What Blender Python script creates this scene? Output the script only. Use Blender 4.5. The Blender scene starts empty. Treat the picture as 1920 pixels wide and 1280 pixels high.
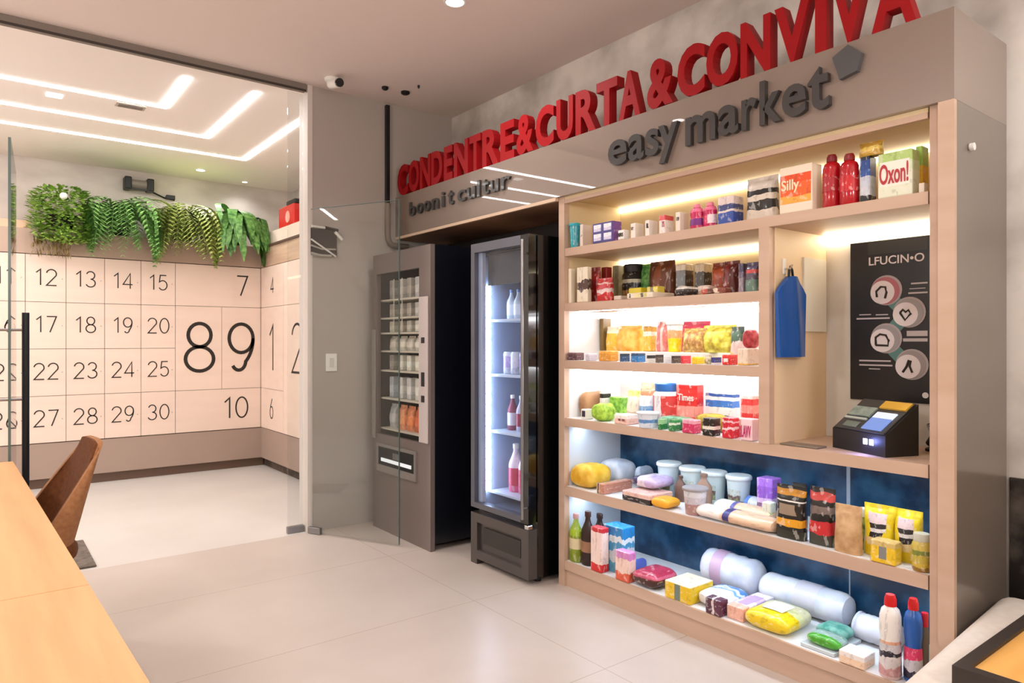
import bpy, bmesh, math, random
from mathutils import Vector, Matrix
random.seed(7)
SC = bpy.context.scene
COL = SC.collection
PI = math.pi

# ------------------------------------------------------------------ camera
F_PX = 1302.0
TH = math.radians(37.6)            # heading, clockwise from +Y
CAM_H = 1.25
SN, CS = math.sin(TH), math.cos(TH)
cam_d = bpy.data.cameras.new('camera')
cam_d.sensor_width = 36.0
cam_d.lens = F_PX / 1920.0 * 36.0
cam_d.clip_start = 0.05
cam = bpy.data.objects.new('camera', cam_d)
COL.objects.link(cam)
cam.location = (0, 0, CAM_H)
cam.rotation_euler = (PI / 2, 0, -TH)
SC.camera = cam

# ------------------------------------------------------------------ world, exposure
w = bpy.data.worlds.new('world')
SC.world = w
w.use_nodes = True
w.node_tree.nodes['Background'].inputs[0].default_value = (1.0, 0.94, 0.90, 1)
w.node_tree.nodes['Background'].inputs[1].default_value = 0.6
SC.view_settings.view_transform = 'Standard'
SC.view_settings.look = 'None'
SC.view_settings.exposure = 0.0
SC.view_settings.gamma = 1.0
SC.view_settings.use_curve_mapping = False
SC.cycles.use_denoising = True
SC.cycles.max_bounces = 10
SC.cycles.transparent_max_bounces = 16
SC.cycles.sample_clamp_indirect = 6.0

LED_COOL = (0.68, 0.84, 1.0)
LED_NEUT = (0.97, 0.98, 1.0)
LED_WARM = (1.0, 0.86, 0.62)
LED_ROOM = (1.0, 0.972, 0.945)
E_ROOM_LED = 27.0        # far room ceiling lines
E_DOWN = 0.6            # multiplier for downlights
W_MAIN = 60.0           # added unseen pendant globes (W each)
E_SHELF = 1.0

# ------------------------------------------------------------------ materials
def lin(c):
    return tuple(((v / 255.0) / 12.92 if v / 255.0 <= 0.04045 else ((v / 255.0 + 0.055) / 1.055) ** 2.4) for v in c) + (1.0,)

MC = {}
def mat(key, rgb, rough=0.5, metal=0.0, spec=0.5, coat=0.0, coat_r=0.05, emit=None, es=0.0, trans=0.0, alpha=1.0, ior=1.45):
    if key in MC: return MC[key]
    m = bpy.data.materials.new(key); m.use_nodes = True
    b = m.node_tree.nodes['Principled BSDF']
    b.inputs['Base Color'].default_value = lin(rgb)
    b.inputs['Roughness'].default_value = rough
    b.inputs['Metallic'].default_value = metal
    b.inputs['Specular IOR Level'].default_value = spec
    b.inputs['Coat Weight'].default_value = coat
    b.inputs['Coat Roughness'].default_value = coat_r
    b.inputs['Transmission Weight'].default_value = trans
    b.inputs['Alpha'].default_value = alpha
    b.inputs['IOR'].default_value = ior
    if emit:
        b.inputs['Emission Color'].default_value = (*emit, 1)
        b.inputs['Emission Strength'].default_value = es
    MC[key] = m
    return m

def nodes(m):
    return m.node_tree.nodes, m.node_tree.links, m.node_tree.nodes['Principled BSDF']

def noisy(key, a, b_, scale=4.0, detail=6, rough=0.6, stretch=(1, 1, 1), lo=0.35, hi=0.65, bump=0.0, coat=0.0, spec=0.5, third=None):
    """two-tone noise mottling in object coordinates"""
    if key in MC: return MC[key]
    m = mat(key, a, rough, spec=spec, coat=coat)
    N, L, B = nodes(m)
    tc = N.new('ShaderNodeTexCoord'); mp = N.new('ShaderNodeMapping')
    mp.inputs['Scale'].default_value = stretch
    L.new(tc.outputs['Object'], mp.inputs['Vector'])
    nz = N.new('ShaderNodeTexNoise'); nz.inputs['Scale'].default_value = scale; nz.inputs['Detail'].default_value = detail
    L.new(mp.outputs['Vector'], nz.inputs['Vector'])
    cr = N.new('ShaderNodeValToRGB')
    cr.color_ramp.elements[0].position = lo; cr.color_ramp.elements[0].color = lin(a)
    cr.color_ramp.elements[1].position = hi; cr.color_ramp.elements[1].color = lin(b_)
    if third:
        e = cr.color_ramp.elements.new((lo + hi) / 2); e.color = lin(third)
    L.new(nz.outputs['Fac'], cr.inputs['Fac'])
    L.new(cr.outputs['Color'], B.inputs['Base Color'])
    if bump:
        bp = N.new('ShaderNodeBump'); bp.inputs['Strength'].default_value = bump; bp.inputs['Distance'].default_value = 0.01
        L.new(nz.outputs['Fac'], bp.inputs['Height']); L.new(bp.outputs['Normal'], B.inputs['Normal'])
    return m

def pack(cols, axis='z', noise=0.0, nscale=6.0, rough=0.35, coat=0.3):
    """printed packaging: flat colour bands along an axis of the object, with wavy edges when noise > 0.
    cols = [(start, rgb), ...]"""
    key = 'print_' + str(abs(hash((tuple(cols), axis, noise, nscale, rough))) % 10 ** 9)
    if key in MC: return MC[key]
    m = mat(key, cols[0][1], rough, coat=coat, coat_r=0.15)
    N, L, B = nodes(m)
    tc = N.new('ShaderNodeTexCoord'); sp = N.new('ShaderNodeSeparateXYZ')
    L.new(tc.outputs['Generated'], sp.inputs[0])
    out = sp.outputs[{'x': 0, 'y': 1, 'z': 2}[axis]]
    if noise:
        nz = N.new('ShaderNodeTexNoise'); nz.inputs['Scale'].default_value = nscale; nz.inputs['Detail'].default_value = 1; nz.inputs['Scale'].default_value = min(nscale, 3.0)
        L.new(tc.outputs['Generated'], nz.inputs['Vector'])
        s = N.new('ShaderNodeMath'); s.operation = 'SUBTRACT'; s.inputs[1].default_value = 0.5
        L.new(nz.outputs['Fac'], s.inputs[0])
        mu = N.new('ShaderNodeMath'); mu.operation = 'MULTIPLY_ADD'; mu.inputs[1].default_value = noise
        L.new(s.outputs[0], mu.inputs[0]); L.new(out, mu.inputs[2])
        out = mu.outputs[0]
    cr = N.new('ShaderNodeValToRGB'); cr.color_ramp.interpolation = 'CONSTANT'
    el = cr.color_ramp.elements
    el[0].position = 0; el[0].color = lin(cols[0][1])
    el[1].position = cols[1][0] if len(cols) > 1 else 1.0
    el[1].color = lin(cols[1][1] if len(cols) > 1 else cols[0][1])
    for p, c in cols[2:]:
        e = el.new(p); e.color = lin(c)
    L.new(out, cr.inputs['Fac'])
    # printed motifs: lighter and darker blots over the bands
    n2 = N.new('ShaderNodeTexNoise'); n2.inputs['Scale'].default_value = 5.0; n2.inputs['Detail'].default_value = 4
    L.new(tc.outputs['Generated'], n2.inputs['Vector'])
    lo = N.new('ShaderNodeMath'); lo.operation = 'LESS_THAN'; lo.inputs[1].default_value = 0.40; L.new(n2.outputs['Fac'], lo.inputs[0])
    hi = N.new('ShaderNodeMath'); hi.operation = 'GREATER_THAN'; hi.inputs[1].default_value = 0.60; L.new(n2.outputs['Fac'], hi.inputs[0])
    def blend(fac, amt, colour, src):
        k = N.new('ShaderNodeMath'); k.operation = 'MULTIPLY'; k.inputs[1].default_value = amt; L.new(fac, k.inputs[0])
        x = N.new('ShaderNodeMix'); x.data_type = 'RGBA'; x.inputs['B'].default_value = lin(colour)
        L.new(k.outputs[0], x.inputs['Factor']); L.new(src, x.inputs['A']); return x.outputs['Result']
    c1 = blend(lo.outputs[0], 0.22, (60, 46, 44), cr.outputs['Color'])
    c2 = blend(hi.outputs[0], 0.28, (240, 236, 230), c1)
    L.new(c2, B.inputs['Base Color'])
    MC[key] = m
    return m

def flat(rgb, rough=0.4, coat=0.2):
    return mat('paint_%d_%d_%d_%d' % (*rgb, int(rough * 100)), rgb, rough, coat=coat, coat_r=0.2)

def pane(key, tint=(0.94, 0.97, 0.96), ior=1.45, rough=0.0):
    """flat glass: see-through with fresnel reflection"""
    if key in MC: return MC[key]
    m = bpy.data.materials.new(key); m.use_nodes = True
    N, L = m.node_tree.nodes, m.node_tree.links
    N.remove(N['Principled BSDF'])
    t = N.new('ShaderNodeBsdfTransparent'); t.inputs[0].default_value = (*tint, 1)
    g = N.new('ShaderNodeBsdfGlossy'); g.inputs['Roughness'].default_value = rough
    f = N.new('ShaderNodeLayerWeight'); f.inputs[0].default_value = 0.5
    pw = N.new('ShaderNodeMath'); pw.operation = 'POWER'; pw.inputs[1].default_value = 5.0
    L.new(f.outputs['Facing'], pw.inputs[0])
    ma = N.new('ShaderNodeMath'); ma.operation = 'MULTIPLY_ADD'; ma.inputs[1].default_value = 0.9; ma.inputs[2].default_value = 0.03
    L.new(pw.outputs[0], ma.inputs[0])
    mx = N.new('ShaderNodeMixShader')
    L.new(ma.outputs[0], mx.inputs[0]); L.new(t.outputs[0], mx.inputs[1]); L.new(g.outputs[0], mx.inputs[2])
    L.new(mx.outputs[0], N['Material Output'].inputs[0])
    MC[key] = m
    return m

def glow(key, rgb, s):
    return mat(key, (20, 20, 20), 0.5, emit=rgb, es=s)

def wood(key, a, b_, stretch, scale=3.0, rough=0.45, coat=0.0, plank=None):
    m = noisy(key, a, b_, scale, 8, rough, stretch, 0.3, 0.7, coat=coat)
    return m

# ------------------------------------------------------------------ mesh helpers
def BM(): return bmesh.new()

def add_box(bm, x0, x1, y0, y1, z0, z1, bev=0.0, seg=2):
    r = bmesh.ops.create_cube(bm, size=1.0)
    vs = r['verts']
    bmesh.ops.scale(bm, vec=(abs(x1 - x0), abs(y1 - y0), abs(z1 - z0)), verts=vs)
    bmesh.ops.translate(bm, vec=((x0 + x1) / 2, (y0 + y1) / 2, (z0 + z1) / 2), verts=vs)
    if bev > 0:
        es = list({e for v in vs for e in v.link_edges})
        bmesh.ops.bevel(bm, geom=es, offset=bev, segments=seg, affect='EDGES', profile=0.5)

def add_lathe(bm, prof, seg=20, c=(0, 0, 0), sx=1.0, sy=1.0, axis='z', cap=True):
    rings = []
    for r, z in prof:
        ring = []
        for i in range(seg):
            a = 2 * PI * i / seg
            p = (r * math.cos(a) * sx, r * math.sin(a) * sy, z)
            if axis == 'y': p = (p[0], p[2], p[1])
            elif axis == 'x': p = (p[2], p[0], p[1])
            ring.append(bm.verts.new((p[0] + c[0], p[1] + c[1], p[2] + c[2])))
        rings.append(ring)
    flip = axis == 'y'
    for a, b in zip(rings, rings[1:]):
        for i in range(seg):
            j = (i + 1) % seg
            q = (a[i], a[j], b[j], b[i])
            bm.faces.new(q[::-1] if flip else q)
    if cap:
        bm.faces.new(rings[0] if flip else rings[0][::-1]); bm.faces.new(rings[-1][::-1] if flip else rings[-1])

def add_tube(bm, pts, r, seg=8, closed=False):
    pts = [Vector(p) for p in pts]
    rings = []
    n = len(pts)
    up = Vector((0, 0, 1))
    for i, p in enumerate(pts):
        t = (pts[min(i + 1, n - 1)] - pts[max(i - 1, 0)]).normalized()
        u = up if abs(t.dot(up)) < 0.95 else Vector((1, 0, 0))
        s = t.cross(u).normalized(); v = s.cross(t).normalized()
        rr = r[i] if isinstance(r, (list, tuple)) else r
        rings.append([bm.verts.new(p + (s * math.cos(2 * PI * k / seg) + v * math.sin(2 * PI * k / seg)) * rr) for k in range(seg)])
    for a, b in zip(rings, rings[1:]):
        for k in range(seg):
            j = (k + 1) % seg
            bm.faces.new((a[k], b[k], b[j], a[j]))
    bm.faces.new(rings[0]); bm.faces.new(rings[-1][::-1])

def add_prism(bm, poly, fn, d0, d1):
    """extrude a 2-D polygon; fn(u, v, d) -> xyz"""
    a = [bm.verts.new(fn(u, v, d0)) for u, v in poly]
    b = [bm.verts.new(fn(u, v, d1)) for u, v in poly]
    n = len(poly)
    bm.faces.new(a); bm.faces.new(b[::-1])
    for i in range(n):
        j = (i + 1) % n
        bm.faces.new((a[i], b[i], b[j], a[j]))

def super_pillow(bm, w, d, h, ex=0.45, nu=20, nv=12, z0=0.0, wob=0.0, seed=0, pinch=0.0):
    """soft pillow resting on z0: w along y, d along x, h along z"""
    rnd = random.Random(seed)
    ph = [rnd.uniform(0, 6.28) for _ in range(6)]
    def sg(v, e): return math.copysign(abs(v) ** e, v)
    rings = []
    for i in range(nv + 1):
        f = -PI / 2 + PI * i / nv
        ring = []
        for j in range(nu):
            t = 2 * PI * j / nu
            x = d / 2 * sg(math.cos(f), 0.45) * sg(math.cos(t), ex)
            y = w / 2 * sg(math.cos(f), 0.45) * sg(math.sin(t), ex)
            z = h / 2 * sg(math.sin(f), 0.65)
            if pinch: z *= 1 - pinch * (abs(y) / (w / 2)) ** 3
            k = 1 + wob * (math.sin(3 * t + ph[0]) * math.cos(2 * f + ph[1]) + 0.6 * math.sin(7 * t + ph[2]) * math.sin(4 * f + ph[3]))
            ring.append((x * k, y * k, z * (k if z > 0 else 1)))
        rings.append(ring)
    zmin = min(p[2] for r in rings for p in r)
    V = [[bm.verts.new((p[0], p[1], p[2] - zmin + z0)) for p in r] for r in rings[1:-1]]
    for a, b in zip(V, V[1:]):
        for j in range(nu):
            k = (j + 1) % nu
            bm.faces.new((a[j], a[k], b[k], b[j]))
    bm.faces.new(V[0][::-1]); bm.faces.new(V[-1])

def standing_bag(bm, w, d, h, seed=0):
    rnd = random.Random(seed)
    nz, nu = 12, 20
    ph = [rnd.uniform(0, 6.28) for _ in range(4)]
    rings = []
    for i in range(nz + 1):
        v = i / nz
        dep = max(0.05, (math.sin(PI * min(1, 0.22 + 0.78 * v)) ** 0.6)) if v < 1 else 0.05
        if v > 0.9: dep = min(dep, 0.10)
        wid = 1.0 - 0.10 * math.sin(PI * v) ** 2 + (0.0 if v < 0.85 else 0.02)
        ring = []
        for j in range(nu):
            t = 2 * PI * j / nu
            c, s = math.cos(t), math.sin(t)
            x = d / 2 * dep * math.copysign(abs(c) ** 0.8, c)
            y = w / 2 * wid * math.copysign(abs(s) ** 0.5, s)
            x += 0.05 * d * math.sin(9 * v + ph[0] + 3 * t) * (1 - abs(2 * v - 1))
            ring.append(bm.verts.new((x, y, h * v)))
        rings.append(ring)
    for a, b in zip(rings, rings[1:]):
        for j in range(nu):
            k = (j + 1) % nu
            bm.faces.new((a[j], a[k], b[k], b[j]))
    bm.faces.new(rings[0][::-1]); bm.faces.new(rings[-1])

def obj(name, bm, m, parent=None, loc=(0, 0, 0), rotz=0.0, smooth=False, bev=0.0):
    me = bpy.data.meshes.new(name)
    bmesh.ops.recalc_face_normals(bm, faces=bm.faces[:])
    bm.to_mesh(me); bm.free()
    o = bpy.data.objects.new(name, me); COL.objects.link(o)
    if m: me.materials.append(m)
    o.location = loc; o.rotation_euler = (0, 0, rotz)
    if smooth:
        for p in me.polygons: p.use_smooth = True
        try: me.set_sharp_from_angle(angle=math.radians(40))
        except Exception: pass
    if parent: o.parent = parent
    return o

def tag(o, label, cat, group=None):
    o['label'] = label; o['category'] = cat
    if group: o['group'] = group
    return o

def thing(name, label, cat, loc=(0, 0, 0), rotz=0.0, group=None):
    o = bpy.data.objects.new(name, None); COL.objects.link(o)
    o.empty_display_size = 0.05
    o.location = loc; o.rotation_euler = (0, 0, rotz)
    return tag(o, label, cat, group)

def struct(name, bm, m, parent=None, smooth=False):
    o = obj(name, bm, m, parent, smooth=smooth)
    if not parent: o['kind'] = 'structure'
    return o

def boxobj(name, m, parent, b, bev=0.0, seg=2, smooth=False):
    bm = BM(); add_box(bm, *b, bev=bev, seg=seg)
    return obj(name, bm, m, parent, smooth=smooth)

# lettering ----------------------------------------------------------
GC = {}
def glyph(s, offset=0.0, res=4):
    """mesh data of a text line, 1 unit deep, as (verts, faces) with bbox normalised to origin"""
    k = (s, offset)
    if k not in GC:
        cu = bpy.data.curves.new('lettering', 'FONT'); cu.body = s; cu.size = 1.0; cu.extrude = 0.5
        cu.offset = offset; cu.resolution_u = res
        o = bpy.data.objects.new('lettering', cu); COL.objects.link(o)
        dg = bpy.context.evaluated_depsgraph_get()
        me = bpy.data.meshes.new_from_object(o.evaluated_get(dg))
        vs = [tuple(v.co) for v in me.vertices]; fs = [tuple(p.vertices) for p in me.polygons]
        bpy.data.objects.remove(o); bpy.data.curves.remove(cu); bpy.data.meshes.remove(me)
        x0 = min(v[0] for v in vs); x1 = max(v[0] for v in vs); y0 = min(v[1] for v in vs); y1 = max(v[1] for v in vs)
        GC[k] = (vs, fs, (x0, x1, y0, y1))
    return GC[k]

def add_glyph(bm, s, fn, u0, v0, width=None, height=1.0, depth=0.01, offset=0.0, keep=False):
    """put text with its bbox's lower left at (u0,v0); fn(u,v,dep)->xyz where dep grows towards the reader"""
    vs, fs, (x0, x1, y0, y1) = glyph(s, offset)
    sv = height / (y1 - y0)
    su = sv if width is None else width / (x1 - x0)
    if keep: sv = su
    V = [bm.verts.new(fn(u0 + (x - x0) * su, v0 + (y - y0) * sv, (z + 0.5) * depth)) for x, y, z in vs]
    for f in fs:
        try: bm.faces.new([V[i] for i in f])
        except ValueError: pass
    return (x1 - x0) * su

# where a sight line meets a plane X = const or Y = const ------------
def Yat(px, X):
    t = (px - 960) / F_PX
    return X * (CS - SN * t) / (SN + CS * t)
def Xat(px, Y):
    t = (px - 960) / F_PX
    return Y * (SN + CS * t) / (CS - SN * t)
def Zat(px, y, X):
    t = (px - 960) / F_PX
    return CAM_H + (640 - y) / F_PX * X / (SN + CS * t)

# ------------------------------------------------------------------ common materials
M_TAUPE = noisy('taupe_laminate', (178, 158, 143), (184, 164, 149), 2.0, 3, 0.35, coat=0.0)
M_FASCIA = mat('lacquered_fascia', (128, 112, 101), 0.45, coat=1.0, coat_r=0.0)
M_FASCIA.node_tree.nodes['Principled BSDF'].inputs['Coat IOR'].default_value = 1.6
M_FACE = wood('beige_laminate', (200, 172, 152), (190, 160, 138), (6, 0.6, 6), 3.0, 0.45)
M_CREAM = mat('cream_panel', (222, 200, 158), 0.5)
M_WHITEP = mat('white_panel', (236, 236, 236), 0.5)
M_CEIL = mat('ceiling_paint', (226, 212, 206), 0.9)
M_CEIL2 = mat('ceiling_white', (245, 237, 231), 0.9)
M_WALLG = mat('grey_wall_paint', (176, 168, 161), 0.8)
M_CONC = noisy('board_concrete', (172, 167, 160), (224, 219, 212), 3.0, 9, 0.85, (1, 1, 1), 0.35, 0.65, bump=0.25)
M_BLACK = mat('black_plastic', (18, 18, 20), 0.4)
M_BLACKG = mat('black_gloss', (10, 10, 12), 0.15, coat=0.5)
M_DGREY = mat('dark_grey_metal', (78, 72, 70), 0.4, metal=0.0)
M_CHROME = mat('chrome', (210, 210, 212), 0.15, metal=1.0)
M_STEEL = mat('brushed_steel', (150, 150, 152), 0.35, metal=1.0)
M_WHITE = mat('white_plastic', (235, 233, 228), 0.4)
M_INK = mat('black_ink', (40, 34, 30), 0.6)
M_RED = mat('red_letter_paint', (150, 9, 17), 0.5, spec=0.25)
M_GLASS = pane('door_glass', (0.955, 0.97, 0.965))
M_CLEAR = pane('clear_glass', (0.96, 0.97, 0.97))
M_ROSE = wood('pale_rose_laminate', (240, 218, 203), (234, 211, 196), (0.6, 3, 6), 2.0, 0.55)

# ------------------------------------------------------------------ room shell
ZC, ZC2 = 2.93, 2.885
YP, YW = 4.42, 7.50
XW = 2.83

m = noisy('polished_concrete', (186, 173, 164), (200, 188, 180), 1.3, 8, 0.32, (1, 1, 1), 0.3, 0.7, spec=0.45)
N, L, B = nodes(m)
# saw-cut joints in the slab
tc = N.new('ShaderNodeTexCoord'); sp = N.new('ShaderNodeSeparateXYZ'); L.new(tc.outputs['Object'], sp.inputs[0])
def joint(out, period, off, wd):
    a = N.new('ShaderNodeMath'); a.operation = 'ADD'; a.inputs[1].default_value = off; L.new(out, a.inputs[0])
    p = N.new('ShaderNodeMath'); p.operation = 'PINGPONG'; p.inputs[1].default_value = period / 2; L.new(a.outputs[0], p.inputs[0])
    l = N.new('ShaderNodeMath'); l.operation = 'LESS_THAN'; l.inputs[1].default_value = wd; L.new(p.outputs[0], l.inputs[0])
    return l.outputs[0]
j1 = joint(sp.outputs[1], 0.88, -2.765 + 8.8, 0.0022); j2 = joint(sp.outputs[0], 1.76, -1.9 + 17.6, 0.0022)
mx = N.new('ShaderNodeMath'); mx.operation = 'MAXIMUM'; L.new(j1, mx.inputs[0]); L.new(j2, mx.inputs[1])
sc = N.new('ShaderNodeMath'); sc.operation = 'MULTIPLY'; sc.inputs[1].default_value = 0.65; L.new(mx.outputs[0], sc.inputs[0])
mix = N.new('ShaderNodeMix'); mix.data_type = 'RGBA'; mix.inputs['B'].default_value = lin((150, 130, 116))
src = B.inputs['Base Color'].links[0].from_socket
L.new(src, mix.inputs['A']); L.new(sc.outputs[0], mix.inputs['Factor']); L.new(mix.outputs['Result'], B.inputs['Base Color'])
M_FLOOR = m
bm = BM(); add_box(bm, -3.2, XW + 0.1, -2.6, YP, -0.1, 0); struct('floor', bm, M_FLOOR)
M_FLOOR2 = noisy('lit_floor', (204, 198, 193), (214, 209, 204), 1.6, 8, 0.3, (1, 1, 1), 0.3, 0.7, spec=0.45)  # slab concrete whitened, this room's brighter light put into the colour
bm = BM(); add_box(bm, -3.2, XW + 0.1, YP, YW + 0.1, -0.1, 0); struct('floor_lockers', bm, M_FLOOR2)
bm = BM(); add_box(bm, -3.2, XW + 0.1, -2.6, YP, ZC, ZC + 0.1); struct('ceiling', bm, M_CEIL)
bm = BM(); add_box(bm, -3.2, XW + 0.1, YP + 0.02, YW + 0.1, ZC2, ZC2 + 0.145); struct('ceiling_lockers', bm, M_CEIL2)
bm = BM(); add_box(bm, XW, XW + 0.1, -2.6, YP + 0.13, 0, ZC); struct('wall_right', bm, M_CONC)
bm = BM(); add_box(bm, -3.2, XW, -2.7, -2.6, 0, ZC); struct('wall_back', bm, mat('warm_wall', (214, 200, 186), 0.9))
bm = BM(); add_box(bm, -3.3, -3.2, -2.6, YW, 0, ZC); struct('wall_left', bm, mat('warm_wall2', (214, 200, 186), 0.9))
bm = BM(); add_box(bm, -3.2, XW + 0.1, YW, YW + 0.1, 0, ZC2)
struct('wall_far', bm, noisy('far_concrete', (200, 190, 184), (222, 213, 207), 2.5, 8, 0.85, (1, 1, 2), 0.35, 0.65, bump=0.15))
bm = BM(); add_box(bm, 2.73, XW + 0.1, YP + 0.13, YW, 0, ZC2)
struct('wall_lockers', bm, noisy('far_concrete', (0, 0, 0), (0, 0, 0)))
# partition: grey wall beside the doorway, jamb and header
bm = BM(); add_box(bm, 1.745, XW, YP, YP + 0.13, 0, ZC); struct('wall_partition', bm, M_WALLG)
bm = BM(); add_box(bm, 1.712, 1.745, YP - 0.005, YP + 0.14, 0, ZC); struct('trim_1', bm, mat('jamb_grey', (214, 206, 200), 0.5))
bm = BM(); add_box(bm, -3.2, 1.70, YP - 0.01, YP + 0.03, ZC2 - 0.004, ZC); struct('trim_2', bm, mat('header_grey', (128, 118, 110), 0.6))
bm = BM(); add_box(bm, -3.2, 1.70, YP - 0.012, YP - 0.006, ZC2 - 0.006, ZC2 + 0.008); struct('trim_3', bm, mat('header_dark', (60, 52, 48), 0.6))
# stone cladding low on the right wall
bm = BM(); add_box(bm, XW - 0.012, XW, -2.6, 0.85, 0, 0.782)
struct('trim_4', bm, noisy('dark_marble', (28, 24, 22), (92, 84, 78), 9, 10, 0.4, (1, 1, 1), 0.45, 0.7))

# ------------------------------------------------------------------ far-room ceiling lights
def led_line(corner, label):
    x, y = corner
    t = thing('led_light_line', label, 'light', (x, y, ZC2), group='recessed light lines on the locker room ceiling')
    hw = 0.021
    bm = BM()
    add_box(bm, -3.1 - x, hw, -hw, hw, -0.006, -0.0005)
    obj('diffuser', bm, glow('led_room', LED_ROOM, E_ROOM_LED), t)
    bm = BM(); add_box(bm, -hw, hw, 4.62 - y, -hw, -0.006, -0.0005)
    obj('diffuser', bm, glow('led_room', LED_ROOM, E_ROOM_LED), t)
led_line((1.03, 5.315), 'L-shaped ceiling light line nearest the viewer, the smallest of three')
led_line((1.455, 5.89), 'middle one of three L-shaped white ceiling light lines')
led_line((1.90, 6.41), 'L-shaped ceiling light line closest to the plants, longest of three')

def downlight(name, label, x, y, z, r, power, cone=140, group=None, emis=12.0, size=0.05):
    t = thing(name, label, 'light', (x, y, z), group=group)
    bm = BM(); add_lathe(bm, [(r * 1.25, -0.0005), (r * 1.25, -0.006), (r, -0.007), (r, -0.0005)], 24, cap=False)
    obj('trim_ring', bm, M_WHITE, t, smooth=True)
    bm = BM(); add_lathe(bm, [(r, -0.001), (r, -0.004)], 24); obj('lens', bm, glow('downlight_lens', LED_ROOM, emis), t)
    ld = bpy.data.lights.new(name + '_lamp', 'SPOT'); ld.energy = power; ld.spot_size = math.radians(cone); ld.spot_blend = 0.6
    ld.color = LED_ROOM; ld.shadow_soft_size = size
    lo = bpy.data.objects.new(name + '_lamp', ld); COL.objects.link(lo); lo.parent = t; lo.location = (0, 0, -0.03)
    return t
def zc2(px, y):  # point on locker-room ceiling
    d = (ZC2 - CAM_H) * F_PX / (640 - y); t = (px - 960) / F_PX
    return d * (SN + CS * t), d * (CS - SN * t)
x, y = zc2(376, 318); downlight('downlight', 'small round downlight on the ceiling in front of the plants', x, y, ZC2, 0.04, 18)
x, y = zc2(448, 347); downlight('downlight', 'tiny round downlight close to the locker room back corner', x, min(y, 7.3), ZC2, 0.025, 4)
downlight('downlight', 'added unseen downlight over the hidden left end of the lockers', -0.9, 6.7, ZC2, 0.04, 60)  # out of view, added to brighten the locker room
downlight('downlight', 'added unseen downlight between the light lines and the doorway', -0.9, 5.0, ZC2, 0.04, 60)  # second unseen fixture added for locker room brightness
x, y = zc2(102, 178)
t = thing('square_downlight', 'small square white ceiling spot between two light lines', 'light', (x, y, ZC2))
bm = BM(); add_box(bm, -0.045, 0.045, -0.045, 0.045, -0.006, -0.0005); obj('lens', bm, glow('square_lens', LED_ROOM, 3.0), t)
x, y = zc2(245, 198)
t = thing('ceiling_vent', 'faint grey ceiling vent beside the smallest light line', 'vent', (x, y, ZC2))
boxobj('frame', mat('vent_grey', (190, 178, 168), 0.7), t, (-0.09, 0.09, -0.05, 0.05, -0.008, -0.0005))
for k in range(4): boxobj('slat', mat('vent_dark', (140, 130, 122), 0.7), t, (-0.075, 0.075, -0.04 + k * 0.022, -0.03 + k * 0.022, -0.011, -0.007))

# main-room lights: one visible downlight, then added unseen downlights and globes for brightness
downlight('downlight', 'round downlight on the ceiling above the shop front', 1.87, 2.89, ZC, 0.045, 60 * E_DOWN)
for i, (x, y, lb) in enumerate([(0.9, 1.2, 'added unseen ceiling downlight above the floor beside the table'), (2.2, 0.05, 'added unseen ceiling downlight over the pale bench'),
                             (-0.9, 2.2, 'added unseen ceiling downlight over the wooden table'), (0.5, 3.4, 'added unseen ceiling downlight near the glass doors')]):
    downlight('downlight', lb, x, y, ZC, 0.045, 60 * E_DOWN, group='added unseen downlights over the seating side')  # fixtures outside the view, added to brighten this side
def pendant(x, y, zc, lb, power):  # globes added out of view to light ceiling and table
    t = thing('fill_pendant', lb, 'lamp', (x, y, zc), group='added globe pendants out of view')
    bm = BM(); add_lathe(bm, [(0.05, -0.0005), (0.05, -0.02)], 20); obj('canopy', bm, M_BLACK, t, smooth=True)
    bm = BM(); add_tube(bm, [(0, 0, -0.0205), (0, 0, -0.70)], 0.004, 8); obj('cord', bm, M_BLACK, t, smooth=True)
    bm = BM(); add_lathe(bm, [(0.02, -0.70), (0.035, -0.72), (0.035, -0.755)], 16); obj('socket', bm, M_BLACK, t, smooth=True)
    bm = BM(); bmesh.ops.create_uvsphere(bm, u_segments=24, v_segments=14, radius=0.12); bmesh.ops.translate(bm, verts=bm.verts, vec=(0, 0, -0.87))
    obj('globe', bm, glow('globe_glow_%d' % int(power), LED_ROOM, power / (PI * PI * 4 * 0.0144)), t, smooth=True)
pendant(-1.0, 1.9, ZC, 'added unseen white globe pendant over the far half of the wooden table', W_MAIN)
pendant(-0.7, -0.9, ZC, 'added unseen white globe pendant behind the viewer on the left', W_MAIN)
pendant(1.3, -1.1, ZC, 'added unseen white globe pendant behind the pale bench', W_MAIN)
pendant(-1.6, 5.6, ZC2, 'added unseen white globe pendant in the hidden left part of the locker room', W_MAIN * 0.6)

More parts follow.
